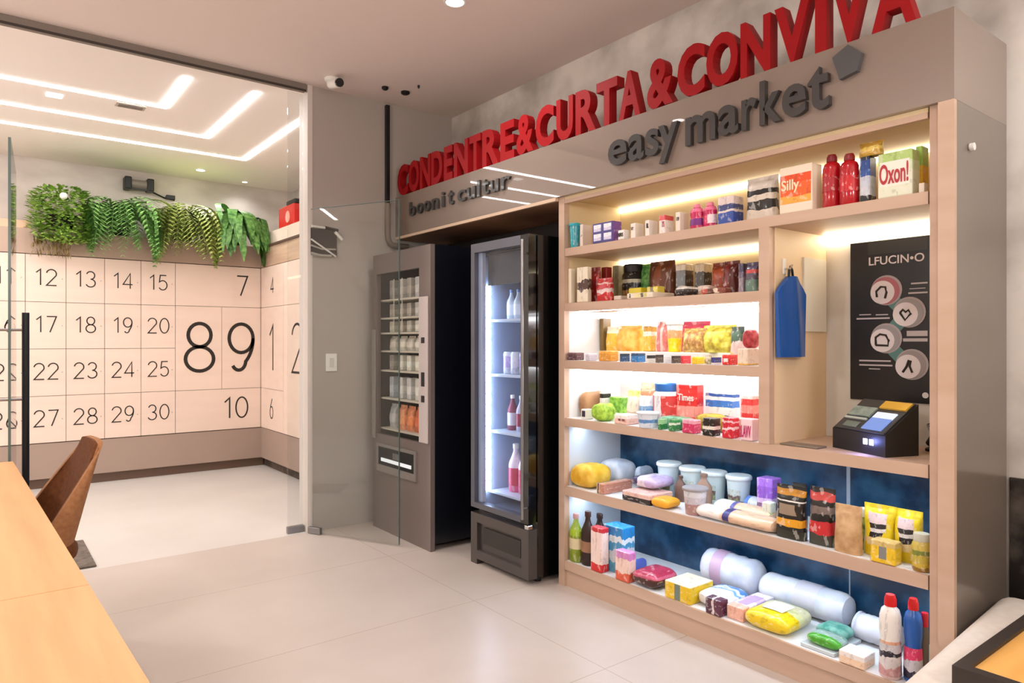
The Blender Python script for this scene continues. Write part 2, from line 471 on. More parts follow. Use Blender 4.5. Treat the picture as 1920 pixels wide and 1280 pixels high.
# ceiling camera and ceiling sensors
t = thing('security_camera', 'small white ceiling camera with black lens above the door jamb', 'camera', (1.80, 4.22, ZC))
bm = BM(); add_lathe(bm, [(0.05, -0.0005), (0.05, -0.015), (0.03, -0.02)], 20); obj('base', bm, M_WHITE, t, smooth=True)
bm = BM(); add_tube(bm, [(0, 0.02, -0.03), (0.0, -0.1, -0.055)], 0.03, 16); obj('body', bm, M_WHITE, t, smooth=True)
bm = BM(); add_tube(bm, [(0.0, -0.098, -0.054), (0.0, -0.115, -0.058)], 0.027, 16); obj('lens', bm, M_BLACKG, t, smooth=True)
def zc1(px, y):
    d = (ZC - CAM_H) * F_PX / (640 - y); t = (px - 960) / F_PX
    return d * (SN + CS * t), d * (CS - SN * t)
for px, y, r, lb in [(722, 163, 0.022, 'black round ceiling fitting straight above the black wall conduit'), (760, 172, 0.03, 'larger black ceiling fitting beside the conduit, second from left'),
                     (785, 160, 0.008, 'tiny black dot fitting on the ceiling, right of the others')]:
    x, yy = zc1(px, y)
    bm = BM(); add_lathe(bm, [(r, -0.0005), (r, -0.012), (r * 0.6, -0.02)], 18)
    tag(obj('ceiling_sensor', bm, M_BLACK, None, (x, yy, ZC), smooth=True), lb, 'sensor', 'black fittings on the ceiling')

# black conduit on the grey wall
t = thing('wall_conduit', 'black vertical conduit on the grey wall, bent at its foot', 'pipe', (2.285, YP, 1.95))
bm = BM(); add_box(bm, -0.014, 0.014, -0.03, -0.0005, 0.27, ZC - 1.95 - 0.02, 0.003); obj('upper_tube', bm, M_BLACK, t)
bm = BM(); pts = [(0, -0.022, 0.27), (0, -0.022, 0.06), (0.004, -0.022, 0.02), (0.02, -0.022, -0.01), (0.045, -0.022, -0.022), (0.16, -0.022, -0.022)]
add_tube(bm, pts, 0.02, 12); obj('bend', bm, mat('conduit_grey', (120, 108, 98), 0.5), t, smooth=True)

# ------------------------------------------------------------------ glass doors
def door_leaf(name, label, hinge, free, h, rightside):
    hx, hy = hinge; fx, fy = free
    L_ = math.hypot(fx - hx, fy - hy); ang = math.atan2(fy - hy, fx - hx)
    t = thing(name, label, 'glass door', (hx, hy, 0.0), ang)
    bm = BM(); add_box(bm, 0.02, L_, -0.005, 0.005, 0.012, h); obj('pane', bm, M_GLASS, t)
    edge = mat('glass_edge', (84, 104, 100), 0.2, spec=0.6)
    bm = BM(); add_box(bm, L_ - 0.0005, L_ + 0.003, -0.005, 0.005, 0.012, h); add_box(bm, 0.02, L_, -0.005, 0.005, h, h + 0.003)
    obj('polished_edge', bm, edge, t)
    bm = BM(); add_box(bm, 0.0, 0.10, -0.012, 0.012, 0.002, 0.045, 0.003)
    obj('patch_fitting', bm, M_STEEL, t)
    return t, L_
door_leaf('glass_door', 'open clear glass door leaf standing in front of the vending machine', (1.715, 4.40), (2.035, 3.77), 2.11, True)
bm = BM(); add_box(bm, -0.004, 0.004, -0.006, 0.006, 0.001, 0.02)
t, L_ = door_leaf('glass_door', 'open glass door leaf with long black pull handle beside table', (0.155, 4.40), (0.108, 3.62), 2.11, False)
bm = BM()
for s, z0 in ((1, 0.45), (-1, 0.45)):
    add_tube(bm, [(L_ - 0.06, s * 0.055, z0), (L_ - 0.06, s * 0.055, 1.375)], 0.014, 12)
obj('pull_handle', bm, mat('handle_black', (38, 40, 44), 0.3, metal=0.6), t, smooth=True)
bm = BM()
for z in (0.62, 1.0, 1.30):
    add_tube(bm, [(L_ - 0.06, -0.055, z), (L_ - 0.06, 0.055, z)], 0.006, 8)
obj('handle_bolt', bm, M_STEEL, t, smooth=True)
# narrow fixed glass sidelight and its floor fitting beside the jamb
t = thing('glass_sidelight', 'narrow fixed glass pane with floor clamp beside the door jamb', 'glass panel', (1.60, YP + 0.05, 0))
boxobj('pane', M_CLEAR, t, (0, 0.10, -0.004, 0.004, 0.01, ZC2 - 0.006))
boxobj('floor_clamp', M_STEEL, t, (-0.005, 0.105, -0.015, 0.015, 0.0, 0.045), 0.004)

# switch plate and cable recess on the grey wall
t = thing('light_switch', 'white light switch plate on the grey wall', 'switch', (Xat(621, YP), YP, 1.0))
bm = BM(); add_box(bm, -0.04, 0.04, -0.008, -0.0005, 0.05, 0.17, 0.004); obj('plate', bm, M_WHITE, t)
bm = BM(); add_box(bm, -0.014, 0.014, -0.013, -0.008, 0.08, 0.14, 0.002); obj('rocker', bm, mat('rocker_grey', (214, 212, 206), 0.4), t)
t = thing('cable_box', 'dark wall box with loose white cables beside the door jamb', 'cable box', (Xat(606, YP), YP, 1.83))
bm = BM(); add_box(bm, -0.088, 0.09, -0.012, -0.0005, -0.01, 0.165); obj('shade_slab', bm, mat('opening_shade', (52, 44, 42), 0.8), t)  # flat dark slab, shade of the wall opening put into its colour
bm = BM(); add_tube(bm, [(-0.09, -0.03, 0.175), (0.0, -0.032, 0.17)], 0.007, 8); add_tube(bm, [(0.07, -0.03, 0.15), (0.10, -0.028, 0.125), (0.125, -0.022, 0.105)], 0.011, 8)
obj('cable', bm, M_WHITE, t, smooth=True)
bm = BM(); add_tube(bm, [(0.0, -0.032, 0.172), (0.09, -0.032, 0.162)], 0.011, 8); obj('connector', bm, M_BLACK, t, smooth=True)
bm = BM(); add_tube(bm, [(-0.09, -0.02, 0.09), (0.0, -0.022, 0.035), (0.08, -0.02, -0.012)], 0.006, 8)
obj('cable', bm, M_WHITE, t, smooth=True)
bm = BM(); add_tube(bm, [(-0.09, -0.018, 0.05), (-0.02, -0.02, 0.03), (0.08, -0.018, 0.035)], 0.006, 8); add_tube(bm, [(-0.09, -0.018, -0.0), (-0.03, -0.02, -0.012), (0.05, -0.018, -0.01)], 0.008, 8)
obj('cable', bm, mat('cable_grey', (176, 168, 160), 0.5), t, smooth=True)

# ------------------------------------------------------------------ lockers
def wallY(Y):   # facing the viewer: u = X, v = Z
    return lambda u, v, d: (u, Y - d, v)
def wallX(X):   # facing -X: u runs along -Y
    return lambda u, v, d: (X - d, -u, v)

def arc(cx, cy, rx, ry, a0, a1, n=18):
    return [(cx + rx * math.cos(math.radians(a0 + (a1 - a0) * i / n)), cy + ry * math.sin(math.radians(a0 + (a1 - a0) * i / n))) for i in range(n + 1)]
NUM = {'0': (0.60, [arc(0.3, 0.5, 0.28, 0.5, 90, 450, 30)]),
       '1': (0.40, [[(0.05, 0.78), (0.28, 0.99), (0.28, 0.0)]]),
       '2': (0.58, [arc(0.29, 0.73, 0.26, 0.27, 170, -25, 16) + [(0.03, 0.0), (0.56, 0.0)]]),
       '3': (0.58, [arc(0.28, 0.75, 0.23, 0.25, 160, -90, 16), arc(0.28, 0.255, 0.26, 0.255, 90, -160, 18)]),
       '4': (0.60, [[(0.44, 0.0), (0.44, 1.0), (0.02, 0.27), (0.58, 0.27)]]),
       '5': (0.58, [[(0.50, 1.0), (0.12, 1.0), (0.07, 0.54)] + arc(0.28, 0.32, 0.26, 0.32, 125, -150, 18)]),
       '6': (0.58, [arc(0.30, 0.30, 0.25, 0.30, 0, 360, 26), [(0.06, 0.36), (0.14, 0.62), (0.40, 1.0)]]),
       '7': (0.56, [[(0.03, 0.99), (0.54, 0.99), (0.20, 0.0)]]),
       '8': (0.60, [arc(0.3, 0.755, 0.215, 0.245, 0, 360, 26), arc(0.3, 0.255, 0.265, 0.255, 0, 360, 28)]),
       '9': (0.60, [arc(0.29, 0.69, 0.25, 0.31, 0, 360, 28), arc(0.10, 0.69, 0.44, 0.66, 0, -50, 10) + arc(0.24, 0.20, 0.145, 0.20, -14, -150, 10)])}
def add_numeral(bm, s, fn, cx, cy, h, stroke, depth, width=None):
    """drawn numerals, stroke width in metres, centred on (cx, cy)"""
    gap = 0.16; tot = sum(NUM[c][0] for c in s) + gap * (len(s) - 1)
    k = h if width is None else width / tot
    x = cx - tot * k / 2
    for c in s:
        wd, strokes = NUM[c]
        for st in strokes:
            P = [Vector((x + u * k, cy - h / 2 + v * h)) for u, v in st]; n = len(P)
            closed = (P[0] - P[-1]).length < 1e-6
            L_, R_ = [], []
            for i in range(n):
                a_ = P[i] - P[i - 1] if i > 0 else (P[-1] - P[-2] if closed else P[1] - P[0])
                b_ = P[i + 1] - P[i] if i < n - 1 else (P[1] - P[0] if closed else P[-1] - P[-2])
                a_.normalize(); b_.normalize()
                t_ = a_ + b_; t_ = t_.normalized() if t_.length > 1e-6 else b_
                nn = Vector((-t_.y, t_.x)); m_ = min(2.2, 1.0 / max(0.3, nn.dot(Vector((-b_.y, b_.x)))))
                L_.append(P[i] + nn * stroke / 2 * m_); R_.append(P[i] - nn * stroke / 2 * m_)
            for i in range(n - 1):
                add_prism(bm, [tuple(L_[i]), tuple(R_[i]), tuple(R_[i + 1]), tuple(L_[i + 1])], fn, 0.0, depth)
        x += (wd + gap) * k

YL = 7.10; XL = 2.28
DG = 0.004
def locker_door(parent, fn, u0, u1, z0, z1, num, nh, ncx, ncy, base_d=0.018, num_w=None, off=0.0095):
    g = DG / 2
    bm = BM()
    add_prism(bm, [(u0 + g, z0 + g), (u1 - g, z0 + g), (u1 - g, z1 - g), (u0 + g, z1 - g)], fn, 0.0, base_d)
    dr = obj('door', bm, M_ROSE, parent)
    if num:
        f2 = lambda u, v, d: fn(u, v, d + base_d + 0.0004)
        if len(num) > 1:
            tot = sum(NUM[c][0] for c in num) + 0.16; x = ncx - tot * nh / 2
            for c in num:
                bm = BM(); add_numeral(bm, c, f2, x + NUM[c][0] * nh / 2, ncy, nh, off, 0.0015)
                obj('digit', bm, M_INK, dr); x += (NUM[c][0] + 0.16) * nh
        else:
            bm = BM(); add_numeral(bm, num, f2, ncx, ncy, nh, off, 0.0015, num_w)
            obj('digit', bm, M_INK, dr)
    return dr

fn = wallY(YL)
t = thing('locker_bank', 'pale rose locker bank with twenty small numbered doors', 'lockers', (0, 0, 0))
M_CARC = mat('locker_carcass', (96, 74, 62), 0.7)
boxobj('carcass', M_CARC, t, (-0.54, 1.4695, YL + 0.0005, YW - 0.003, 0.385, 1.99))
cols = [0.03 + 0.2882 * i for i in range(6)]
zr = [1.985, 1.585, 1.187, 0.787, 0.39]
for r in range(4):
    for c in range(5):
        n = 11 + 5 * r + c
        d = locker_door(t, fn, cols[c], cols[c + 1], zr[r + 1], zr[r], str(n), 0.135, cols[c] + 0.145, (zr[r] + zr[r + 1]) / 2 + 0.01)
        bm = BM(); add_lathe(bm, [(0.004, 0), (0.004, 0.003)], 8, axis='y', c=(cols[c + 1] - 0.028, YL - 0.0215, (zr[r] + zr[r + 1]) / 2)); obj('keyhole', bm, M_STEEL, d)
for r in range(4):
    for k in range(2):
        locker_door(t, fn, 0.03 - 0.2882 * (k + 1), 0.03 - 0.2882 * k, zr[r + 1], zr[r], None, 0, 0, 0)

t = thing('locker_bank', 'locker block with doors numbered 7, 8, 9 and 10', 'lockers', (0, 0, 0))
boxobj('carcass', M_CARC, t, (1.4715, 2.262, YL + 0.0005, YW - 0.003, 0.385, 1.99))
locker_door(t, fn, 1.471, 2.262, 1.587, 1.985, '7', 0.195, 2.08, 1.80, off=0.014)
locker_door(t, fn, 1.471, 1.887, 0.787, 1.587, '8', 0.455, 1.685, 1.195, off=0.033, num_w=0.285)
locker_door(t, fn, 1.887, 2.262, 0.787, 1.587, '9', 0.455, 2.075, 1.195, off=0.033, num_w=0.275)
locker_door(t, fn, 1.471, 2.262, 0.39, 0.787, '10', 0.20, 2.02, 0.60, off=0.014)

fx = wallX(XL)
t = thing('locker_bank', 'side locker block with tall doors 1 and 2 next to jamb', 'lockers', (0, 0, 0))
boxobj('carcass', M_CARC, t, (XL + 0.0005, 2.728, 5.2, YW - 0.003, 0.385, 1.99))
def sd(y0, y1, z0, z1, num, nh, cy, cz, nw, off=0.012):
    locker_door(t, fx, -y1, -y0, z0, z1, num, nh, -cy, cz, base_d=0.018, num_w=nw, off=off)
sd(6.43, 7.075, 1.587, 1.985, '4', 0.14, 6.74, 1.79, 0.09)
sd(6.43, 7.075, 0.787, 1.587, '1', 0.435, 6.75, 1.19, 0.16, 0.022)
sd(5.62, 6.43, 0.39, 1.587, '2', 0.435, 6.08, 1.19, 0.28, 0.022)
sd(5.62, 6.43, 1.587, 1.985, None, 0, 0, 0, 0)
sd(6.43, 7.075, 0.39, 0.787, '6', 0.19, 6.76, 0.60, 0.10)
sd(5.2, 5.62, 0.39, 1.985, None, 0, 0, 0, 0)

# base boards, plinths and soffit around the lockers
M_MOCHA = mat('mocha_panel', (168, 147, 135), 0.6)
bm = BM(); add_box(bm, -0.54, 2.28, YL - 0.012, YW - 0.003, 0.085, 0.384); struct('trim_5', bm, M_MOCHA)
bm = BM(); add_box(bm, 2.268, 2.728, 5.2, YL - 0.013, 0.085, 0.384); struct('trim_6', bm, M_MOCHA)
bm = BM(); add_box(bm, -0.54, 2.30, YL + 0.03, YW - 0.003, 0, 0.084); struct('baseboard_far', bm, mat('plinth_brown', (110, 88, 74), 0.6))
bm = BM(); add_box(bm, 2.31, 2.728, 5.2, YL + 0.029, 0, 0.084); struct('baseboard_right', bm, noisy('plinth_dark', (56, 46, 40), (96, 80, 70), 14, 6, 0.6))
bm = BM(); add_box(bm, -0.54, 2.268, YL - 0.012, YW - 0.003, 1.991, 2.20); struct('trim_7', bm, mat('soffit_mocha', (186, 162, 146), 0.6))
M_SIDESOF = wood('pale_oak', (206, 178, 154), (186, 156, 132), (1, 0.6, 8), 4.0, 0.6)
bm = BM(); add_box(bm, 2.27, 2.728, 5.2, YW - 0.003, 1.991, 2.20); struct('trim_8', bm, M_SIDESOF)
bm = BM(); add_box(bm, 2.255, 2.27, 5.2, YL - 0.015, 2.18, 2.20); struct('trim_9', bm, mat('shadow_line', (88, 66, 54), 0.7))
bm = BM(); add_box(bm, 2.29, 2.728, 5.2, YW - 0.003, 2.201, 2.33); struct('trim_10', bm, mat('ledge_cream', (226, 210, 194), 0.6))
bm = BM(); add_box(bm, -0.54, 0.36, YL + 0.1, YW - 0.003, 2.201, 2.28); struct('trim_11', bm, mat('wall_wash_rose', (232, 196, 168), 0.6))  # pale raised strip standing in for wall-wash light above the soffit

# red box on the ledge
t = thing('first_aid_box', 'red box with a pale round mark on the ledge above side lockers', 'box', (2.39, 6.50, 2.3305))
boxobj('body', mat('red_case', (206, 40, 34), 0.35), t, (-0.08, 0.08, -0.20, 0.20, 0, 0.20), 0.01)
bm = BM(); add_lathe(bm, [(0.055, 0), (0.055, 0.003)], 24, axis='x', c=(-0.0835, -0.05, 0.09)); obj('round_mark', bm, mat('pale_mark', (244, 176, 160), 0.5), t)
bm = BM(); add_box(bm, -0.07, 0.06, -0.20, 0.02, 0.20, 0.245, 0.01); obj('black_cover', bm, M_BLACK, t)

# tubular fixture on the far wall
x0, x1 = Xat(232, YW - 0.06), Xat(287, YW - 0.06)
zz = CAM_H + (640 - 343) / F_PX * ((YW - 0.06) * CS + x0 * SN)
t = thing('tube_fixture', 'black ended tubular wall fixture under ceiling above the ferns', 'fixture', ((x0 + x1) / 2, YW, zz))
hw = (x1 - x0) / 2
bm = BM(); add_lathe(bm, [(0.045, -hw + 0.05), (0.045, hw - 0.05)], 16, axis='y'); bmesh.ops.rotate(bm, verts=bm.verts, cent=(0, 0, 0), matrix=Matrix.Rotation(-PI / 2, 3, 'Z')); bmesh.ops.translate(bm, verts=bm.verts, vec=(0, -0.065, 0))
obj('tube', bm, mat('smoke_tube', (140, 130, 124), 0.3), t, smooth=True)
for s in (-1, 1):
    bm = BM(); add_box(bm, s * hw - 0.03 * s - 0.03, s * hw - 0.03 * s + 0.03, -0.125, -0.0005, -0.06, 0.06, 0.01); obj('end_cap', bm, M_BLACK, t)
bm = BM(); add_box(bm, -hw + 0.04, hw - 0.04, -0.12, -0.11, -0.06, -0.045); obj('rail', bm, M_BLACK, t)
bm = BM(); add_tube(bm, [(hw - 0.01, -0.05, -0.05), (hw + 0.10, -0.03, -0.09), (hw + 0.2, -0.012, -0.10)], 0.008, 6); add_box(bm, hw + 0.12, hw + 0.2, -0.05, -0.0005, -0.10, -0.06, 0.005)
obj('cable', bm, M_BLACK, t)

# ------------------------------------------------------------------ plants on the soffit
def leaf(bm, p, d, L_, w, up=Vector((0, 0, 1)), curl=0.3, n=4):
    d = d.normalized(); s = d.cross(up)
    s = s.normalized() if s.length > 1e-4 else Vector((1, 0, 0))
    prev = None; q = Vector(p); dd = d.copy()
    for i in range(n + 1):
        f = i / n
        ww = w * math.sin(PI * (0.08 + 0.9 * f)) * 0.5
        a, b = bm.verts.new(q + s * ww), bm.verts.new(q - s * ww)
        if prev: bm.faces.new((prev[0], a, b, prev[1]))
        prev = (a, b)
        q = q + dd * (L_ / n); dd = (dd - Vector((0, 0, curl / n))).normalized()

def plant_pot(t):
    bm = BM(); add_lathe(bm, [(0.07, 0), (0.095, 0.14), (0.10, 0.145), (0.09, 0.145), (0.085, 0.12)], 20); obj('pot', bm, mat('dark_pot', (44, 38, 34), 0.6), t, smooth=True)

def leafmat(key, a, b_): return noisy(key, a, b_, 30, 3, 0.5, (1, 1, 1), 0.35, 0.65)


def bushy(t, rnd):
    bm = BM()
    for i in range(2200):
        a = rnd.uniform(0, 2 * PI); z = rnd.uniform(-0.24, 0.24)
        r = 0.225 * math.sqrt(max(0.10, 1 - (z / 0.27) ** 4)) * rnd.uniform(0.6, 1.08)
        p = Vector((math.cos(a) * r, math.sin(a) * r * 0.9 - 0.06, z + 0.13))
        if p.z < 0.03 and p.y > -0.15: p.y = -0.15 - rnd.uniform(0, 0.12)
        leaf(bm, p, Vector((math.cos(a), math.sin(a) - 0.4, rnd.uniform(-0.6, 0.8))), rnd.uniform(0.03, 0.06), rnd.uniform(0.022, 0.038), n=2)
    obj('foliage', bm, leafmat('leaf_bright', (98, 150, 48), (190, 222, 110)), t)
    bm = BM()
    for i in range(150):
        x = rnd.uniform(-0.22, 0.06); z = rnd.uniform(-0.20, -0.04)
        leaf(bm, Vector((x, -0.17 + rnd.uniform(-0.03, 0.0), z)), Vector((rnd.uniform(-.5, .5), -0.2, -1)), rnd.uniform(0.04, 0.07), 0.012, n=2)
    obj('dry_trail', bm, leafmat('leaf_dry', (120, 96, 52), (150, 130, 80)), t)
    bm = BM(); bmesh.ops.create_icosphere(bm, subdivisions=2, radius=0.03); bmesh.ops.translate(bm, verts=bm.verts, vec=(-0.01, -0.29, 0.27)); obj('flower', bm, M_WHITE, t, smooth=True)

def ferny(t, rnd, a_, b_, key, n=130, wide=0.25):
    bm = BM()
    for i in range(n):
        back = i < 10
        az = rnd.uniform(0.1 * PI, 0.9 * PI) if back else rnd.uniform(-0.97 * PI, -0.03 * PI)
        L_ = rnd.uniform(0.34, 0.44) if back else rnd.uniform(0.45, 0.74)
        out = rnd.uniform(0.35, 1.0)
        d = Vector((math.cos(az) * out, math.sin(az) * out * 0.75, rnd.uniform(0.7, 1.5))).normalized()
        p = Vector((rnd.uniform(-0.06, 0.06), -0.04, 0.12)); k = 16
        for s in range(k):
            f = s / k
            nx = p + d * (L_ / k)
            d = (d + Vector((0, -0.02, -0.27 if not back else -0.12))).normalized()
            if nx.z < 0.02 and nx.y > -0.15: nx.y = -0.15
            if nx.y > 0.24: nx.y = 0.24
            nx.x = max(-wide, min(wide, nx.x))
            if nx.z < -0.17 - 0.10 * (i % 3): break
            side = d.cross(Vector((0, 0, 1)))
            side = side.normalized() if side.length > 0.05 else Vector((1, 0, 0))
            ll = 0.10 * math.sin(PI * (0.18 + 0.78 * f))
            for sg in (-1, 1):
                leaf(bm, nx, side * sg + d * 0.8 + Vector((0, -0.2, 0)), ll, 0.03, n=2, curl=0.5)
            if (nx - p).length > 1e-5: leaf(bm, p, nx - p, (nx - p).length, 0.007, n=1)
            p = nx
    obj('frond', bm, leafmat(key, a_, b_), t)

def strappy(t, rnd):
    bm = BM()
    for i in range(64):
        az = rnd.uniform(-0.95 * PI, -0.05 * PI) if i > 6 else rnd.uniform(0.1 * PI, 0.9 * PI)
        out = rnd.uniform(0.3, 0.9)
        d = Vector((math.cos(az) * out + 0.12, math.sin(az) * out * 0.7, rnd.uniform(0.7, 1.3))).normalized()
        p = Vector((rnd.uniform(-0.05, 0.05), -0.04, 0.12)); L_ = rnd.uniform(0.55, 0.78) if i > 6 else 0.38; k = 14; w0 = rnd.uniform(0.065, 0.105); prev = None
        for s in range(k + 1):
            f = s / k
            side = d.cross(Vector((0, 0, 1))); side = side.normalized() if side.length > 0.08 else Vector((1, 0, 0))
            ww = w0 * (0.5 + 0.5 * math.sin(PI * min(1, f * 1.1))) * (1 if f < 0.85 else (1 - f) / 0.15 + 0.15) / 2
            a, b = bm.verts.new(p + side * ww), bm.verts.new(p - side * ww)
            if prev: bm.faces.new((prev[0], a, b, prev[1]))
            prev = (a, b)
            p = p + d * (L_ / k); d = (d + Vector((0, -0.03, -0.30))).normalized()
            if p.z < 0.02 and p.y > -0.16: p.y = -0.16 - 0.03 * (i % 3)
            if p.y > 0.24: p.y = 0.24
            p.x = max(-0.24, min(0.19, p.x))
            if p.z < -0.22: break
    obj('strap_leaf', bm, leafmat('leaf_strap', (50, 104, 40), (116, 164, 84)), t)

specs = [(118, 'bright green bushy small-leaved plant with a white bloom, leftmost on the lockers', 0), (230, 'green fern trailing over the locker soffit, second plant from left', 1),
         (348, 'yellow green fern with hanging fronds, third plant from left', 2), (450, 'dark green strap-leaved plant at the right end above lockers', 3)]
for px, lb, kind in specs:
    X = Xat(px, YL - 0.02)
    t = thing('potted_plant', lb, 'plant', (X, YL + 0.10, 2.2005), group='plants along the locker top')
    plant_pot(t)
    rnd = random.Random(kind + 3)
    if kind == 0: bushy(t, rnd)
    elif kind == 1: ferny(t, rnd, (84, 146, 68), (170, 212, 128), 'leaf_fern', 140)
    elif kind == 2: ferny(t, rnd, (124, 154, 62), (200, 206, 122), 'leaf_olive', 135)
    else: strappy(t, rnd)

# ------------------------------------------------------------------ dark flat patch on the floor just past the doorway
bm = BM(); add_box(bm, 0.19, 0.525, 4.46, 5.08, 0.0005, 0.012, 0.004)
tag(obj('dark_floor_patch', bm, noisy('patch_grey', (92, 82, 74), (120, 108, 98), 30, 4, 0.9)), 'dark grey flat patch on the floor behind the brown chair', 'mat')

# ------------------------------------------------------------------ wooden table and brown chair, left
m = noisy('ash_veneer', (194, 142, 90), (212, 162, 108), 2.2, 8, 0.42, (9, 0.7, 9), 0.3, 0.7, spec=0.4)
M_ASH = m
t = thing('wooden_table', 'long pale wooden table along the left edge', 'table', (0, 0, 0))
poly = [(-0.95, 0.2), (0.232, 0.2), (0.203, 1.127), (0.118, 3.57), (-0.95, 3.57)]
def xy(z): return lambda u, v, d: (u, v, z + d)
def cut(poly, y0, y1):
    xr = lambda y: 0.232 + (0.118 - 0.232) * (y - 0.2) / (3.57 - 0.2)
    return [(-0.95, y0), (xr(y0), y0), (xr(y1), y1), (-0.95, y1)]
for y0, y1 in ((0.2, 1.662), (1.664, 3.57)):
    bm = BM(); add_prism(bm, cut(poly, y0, y1), xy(0.715), 0, 0.035); obj('tabletop', bm, M_ASH, t)
for x, y in ((-0.8, 0.4), (-0.15, 0.4), (-0.8, 3.2), (-0.15, 3.2)):
    boxobj('leg', M_BLACK, t, (x - 0.03, x + 0.03, y - 0.03, y + 0.03, 0, 0.7145))

t = thing('shell_chair', 'brown upholstered shell chair tucked at the wooden table', 'chair', (0.25, 3.36, 0), math.radians(7))
def shell_pt(v, s, inset=0.0):
    """v 0..1 height, s -1..1 around the U; local: faces -x"""
    z = 0.40 + 0.45 * v
    rear = 0.035 + 0.11 * v
    front = -0.15 + 0.275 * v ** 1.05
    hw = 0.225 - 0.075 * v ** 2.2
    rear -= inset; hw -= inset
    a = s * PI / 2
    # superellipse U: s=0 rear centre, s=+-1 front tips
    x = front + (rear - front) * abs(math.cos(a)) ** 0.75
    y = hw * math.copysign(abs(math.sin(a)) ** 0.6, s)
    if v > 0.9: z = 0.40 + 0.45 * v
    z -= 0.035 * v * abs(s) ** 2
    return (x, y, z)
nv, ns = 16, 28
def shell_grid(bm, ins): return [[bm.verts.new(shell_pt(i / nv, -1 + 2 * j / ns, ins)) for j in range(ns + 1)] for i in range(nv + 1)]
def shell_layer(i0, i1):
    bm = BM(); g0, g1 = shell_grid(bm, i0), shell_grid(bm, i1)
    for i in range(nv):
        for j in range(ns):
            bm.faces.new((g0[i][j], g0[i][j + 1], g0[i + 1][j + 1], g0[i + 1][j]))
            bm.faces.new((g1[i][j], g1[i + 1][j], g1[i + 1][j + 1], g1[i][j + 1]))
    for j in range(ns):
        bm.faces.new((g0[nv][j], g0[nv][j + 1], g1[nv][j + 1], g1[nv][j])); bm.faces.new((g0[0][j], g1[0][j], g1[0][j + 1], g0[0][j + 1]))
    for i in range(nv):
        bm.faces.new((g0[i][0], g0[i + 1][0], g1[i + 1][0], g1[i][0])); bm.faces.new((g0[i][ns], g1[i][ns], g1[i + 1][ns], g0[i + 1][ns]))
    return bm
M_TAN = noisy('tan_fabric', (150, 100, 62), (164, 114, 74), 60, 3, 0.85)
M_BRN = noisy('brown_fabric', (92, 50, 18), (106, 60, 24), 60, 3, 0.9)
obj('backrest', shell_layer(0.0, 0.022), M_TAN, t, smooth=True)
obj('inner_lining', shell_layer(0.0225, 0.032), M_BRN, t, smooth=True)['label'] = 'dark brown inner lining'
bm = BM(); super_pillow(bm, 0.45, 0.44, 0.10, 0.5, z0=0.38); bmesh.ops.translate(bm, verts=bm.verts, vec=(-0.16, 0, 0)); obj('seat', bm, M_BRN, t, smooth=True)
for sx in (-1, 1):
    for sy in (-1, 1):
        bm = BM(); add_tube(bm, [(-0.10 + sx * 0.09, sy * 0.12, 0.38), (-0.10 + sx * 0.19, sy * 0.19, 0.0)], [0.018, 0.011], 10); obj('leg', bm, M_BLACK, t, smooth=True)

# ------------------------------------------------------------------ bench and tray, lower right
t = thing('pale_bench', 'pale beige upholstered bench at the end of the shop shelves', 'bench', (1.745, 0.777, 0), math.radians(4))
M_BEIGE = noisy('beige_upholstery', (218, 208, 198), (224, 215, 206), 40, 3, 0.8)
bm = BM(); add_box(bm, -0.45, 0.96, -1.2, 0.0, 0.10, 0.42, 0.05, 5); obj('seat', bm, M_BEIGE, t, smooth=True)
boxobj('base', M_BLACK, t, (-0.38, 0.9, -1.12, -0.08, 0, 0.0995))
t = thing('wooden_tray', 'orange wood tray with a thick black rim on the pale bench', 'tray', (2.10, 0.40, 0.4205))
bm = BM(); add_box(bm, -0.22, 0.23, -0.25, 0.245, 0.0, 0.045); obj('panel', bm, wood('orange_wood', (222, 164, 84), (236, 182, 104), (1, 6, 6), 3.0, 0.45), t)
bm = BM()
for b in ((-0.25, -0.22, -0.28, 0.275), (0.23, 0.26, -0.28, 0.275), (-0.22, 0.23, 0.245, 0.275), (-0.22, 0.23, -0.28, -0.25)): add_box(bm, b[0], b[1], b[2], b[3], 0, 0.055)
obj('rim', bm, mat('tray_black', (48, 40, 36), 0.5), t)

# ------------------------------------------------------------------ market cabinet
XF = 2.38; XB = 2.80; XFAS = 2.355
Y0, Y1, YEND = 0.853, 2.69, 4.415
SH = dict(A=(1.685, 1.725), B=(1.406, 1.445), C=(1.112, 1.154), D=(0.818, 0.86), E=(0.465, 0.51), F=(0.085, 0.13))
cab = thing('market_cabinet', 'beige built-in shop cabinet with lit shelves and tall fascia', 'shop cabinet', (0, 0, 0))
YI0, YI1 = 0.936, 2.648         # inside of the shelving
YD0, YD1 = 1.49, 1.535          # divider
def part(name, m, b, bev=0.0): return boxobj(name, m, cab, b, bev)
part('fascia', M_FASCIA, (XFAS, XB, Y0, YEND, 1.99, 2.27))
part('fascia_edge', mat('lit_edge', (214, 186, 160), 0.5), (XFAS - 0.0, XFAS + 0.02, Y1 + 0.002, YEND, 1.972, 1.9895))  # edge coloured paler than the fascia to paint in light on it
part('bulkhead', wood('walnut_panel', (176, 134, 106), (146, 110, 86), (1, 1, 6), 4, 0.6), (XFAS + 0.021, XB, Y1 + 0.002, YEND, 1.972, 1.9895))
part('end_panel', mat('gloss_taupe', (116, 105, 96), 0.35, coat=0.5, coat_r=0.03), (XFAS + 0.0205, XB, Y0, Y0 + 0.03, 0.0, 1.9895))
part('outer_post', M_FACE, (XFAS, XFAS + 0.02, Y0, 0.8985, 0.0, 1.9895))
part('side_panel', M_FACE, (XF - 0.004, XB, 0.899, YI0 - 0.006, 0.0, 1.9895))
part('side_lining', M_CREAM, (XF + 0.03, XB, YI0 - 0.0055, YI0, 0.131, 1.9895))
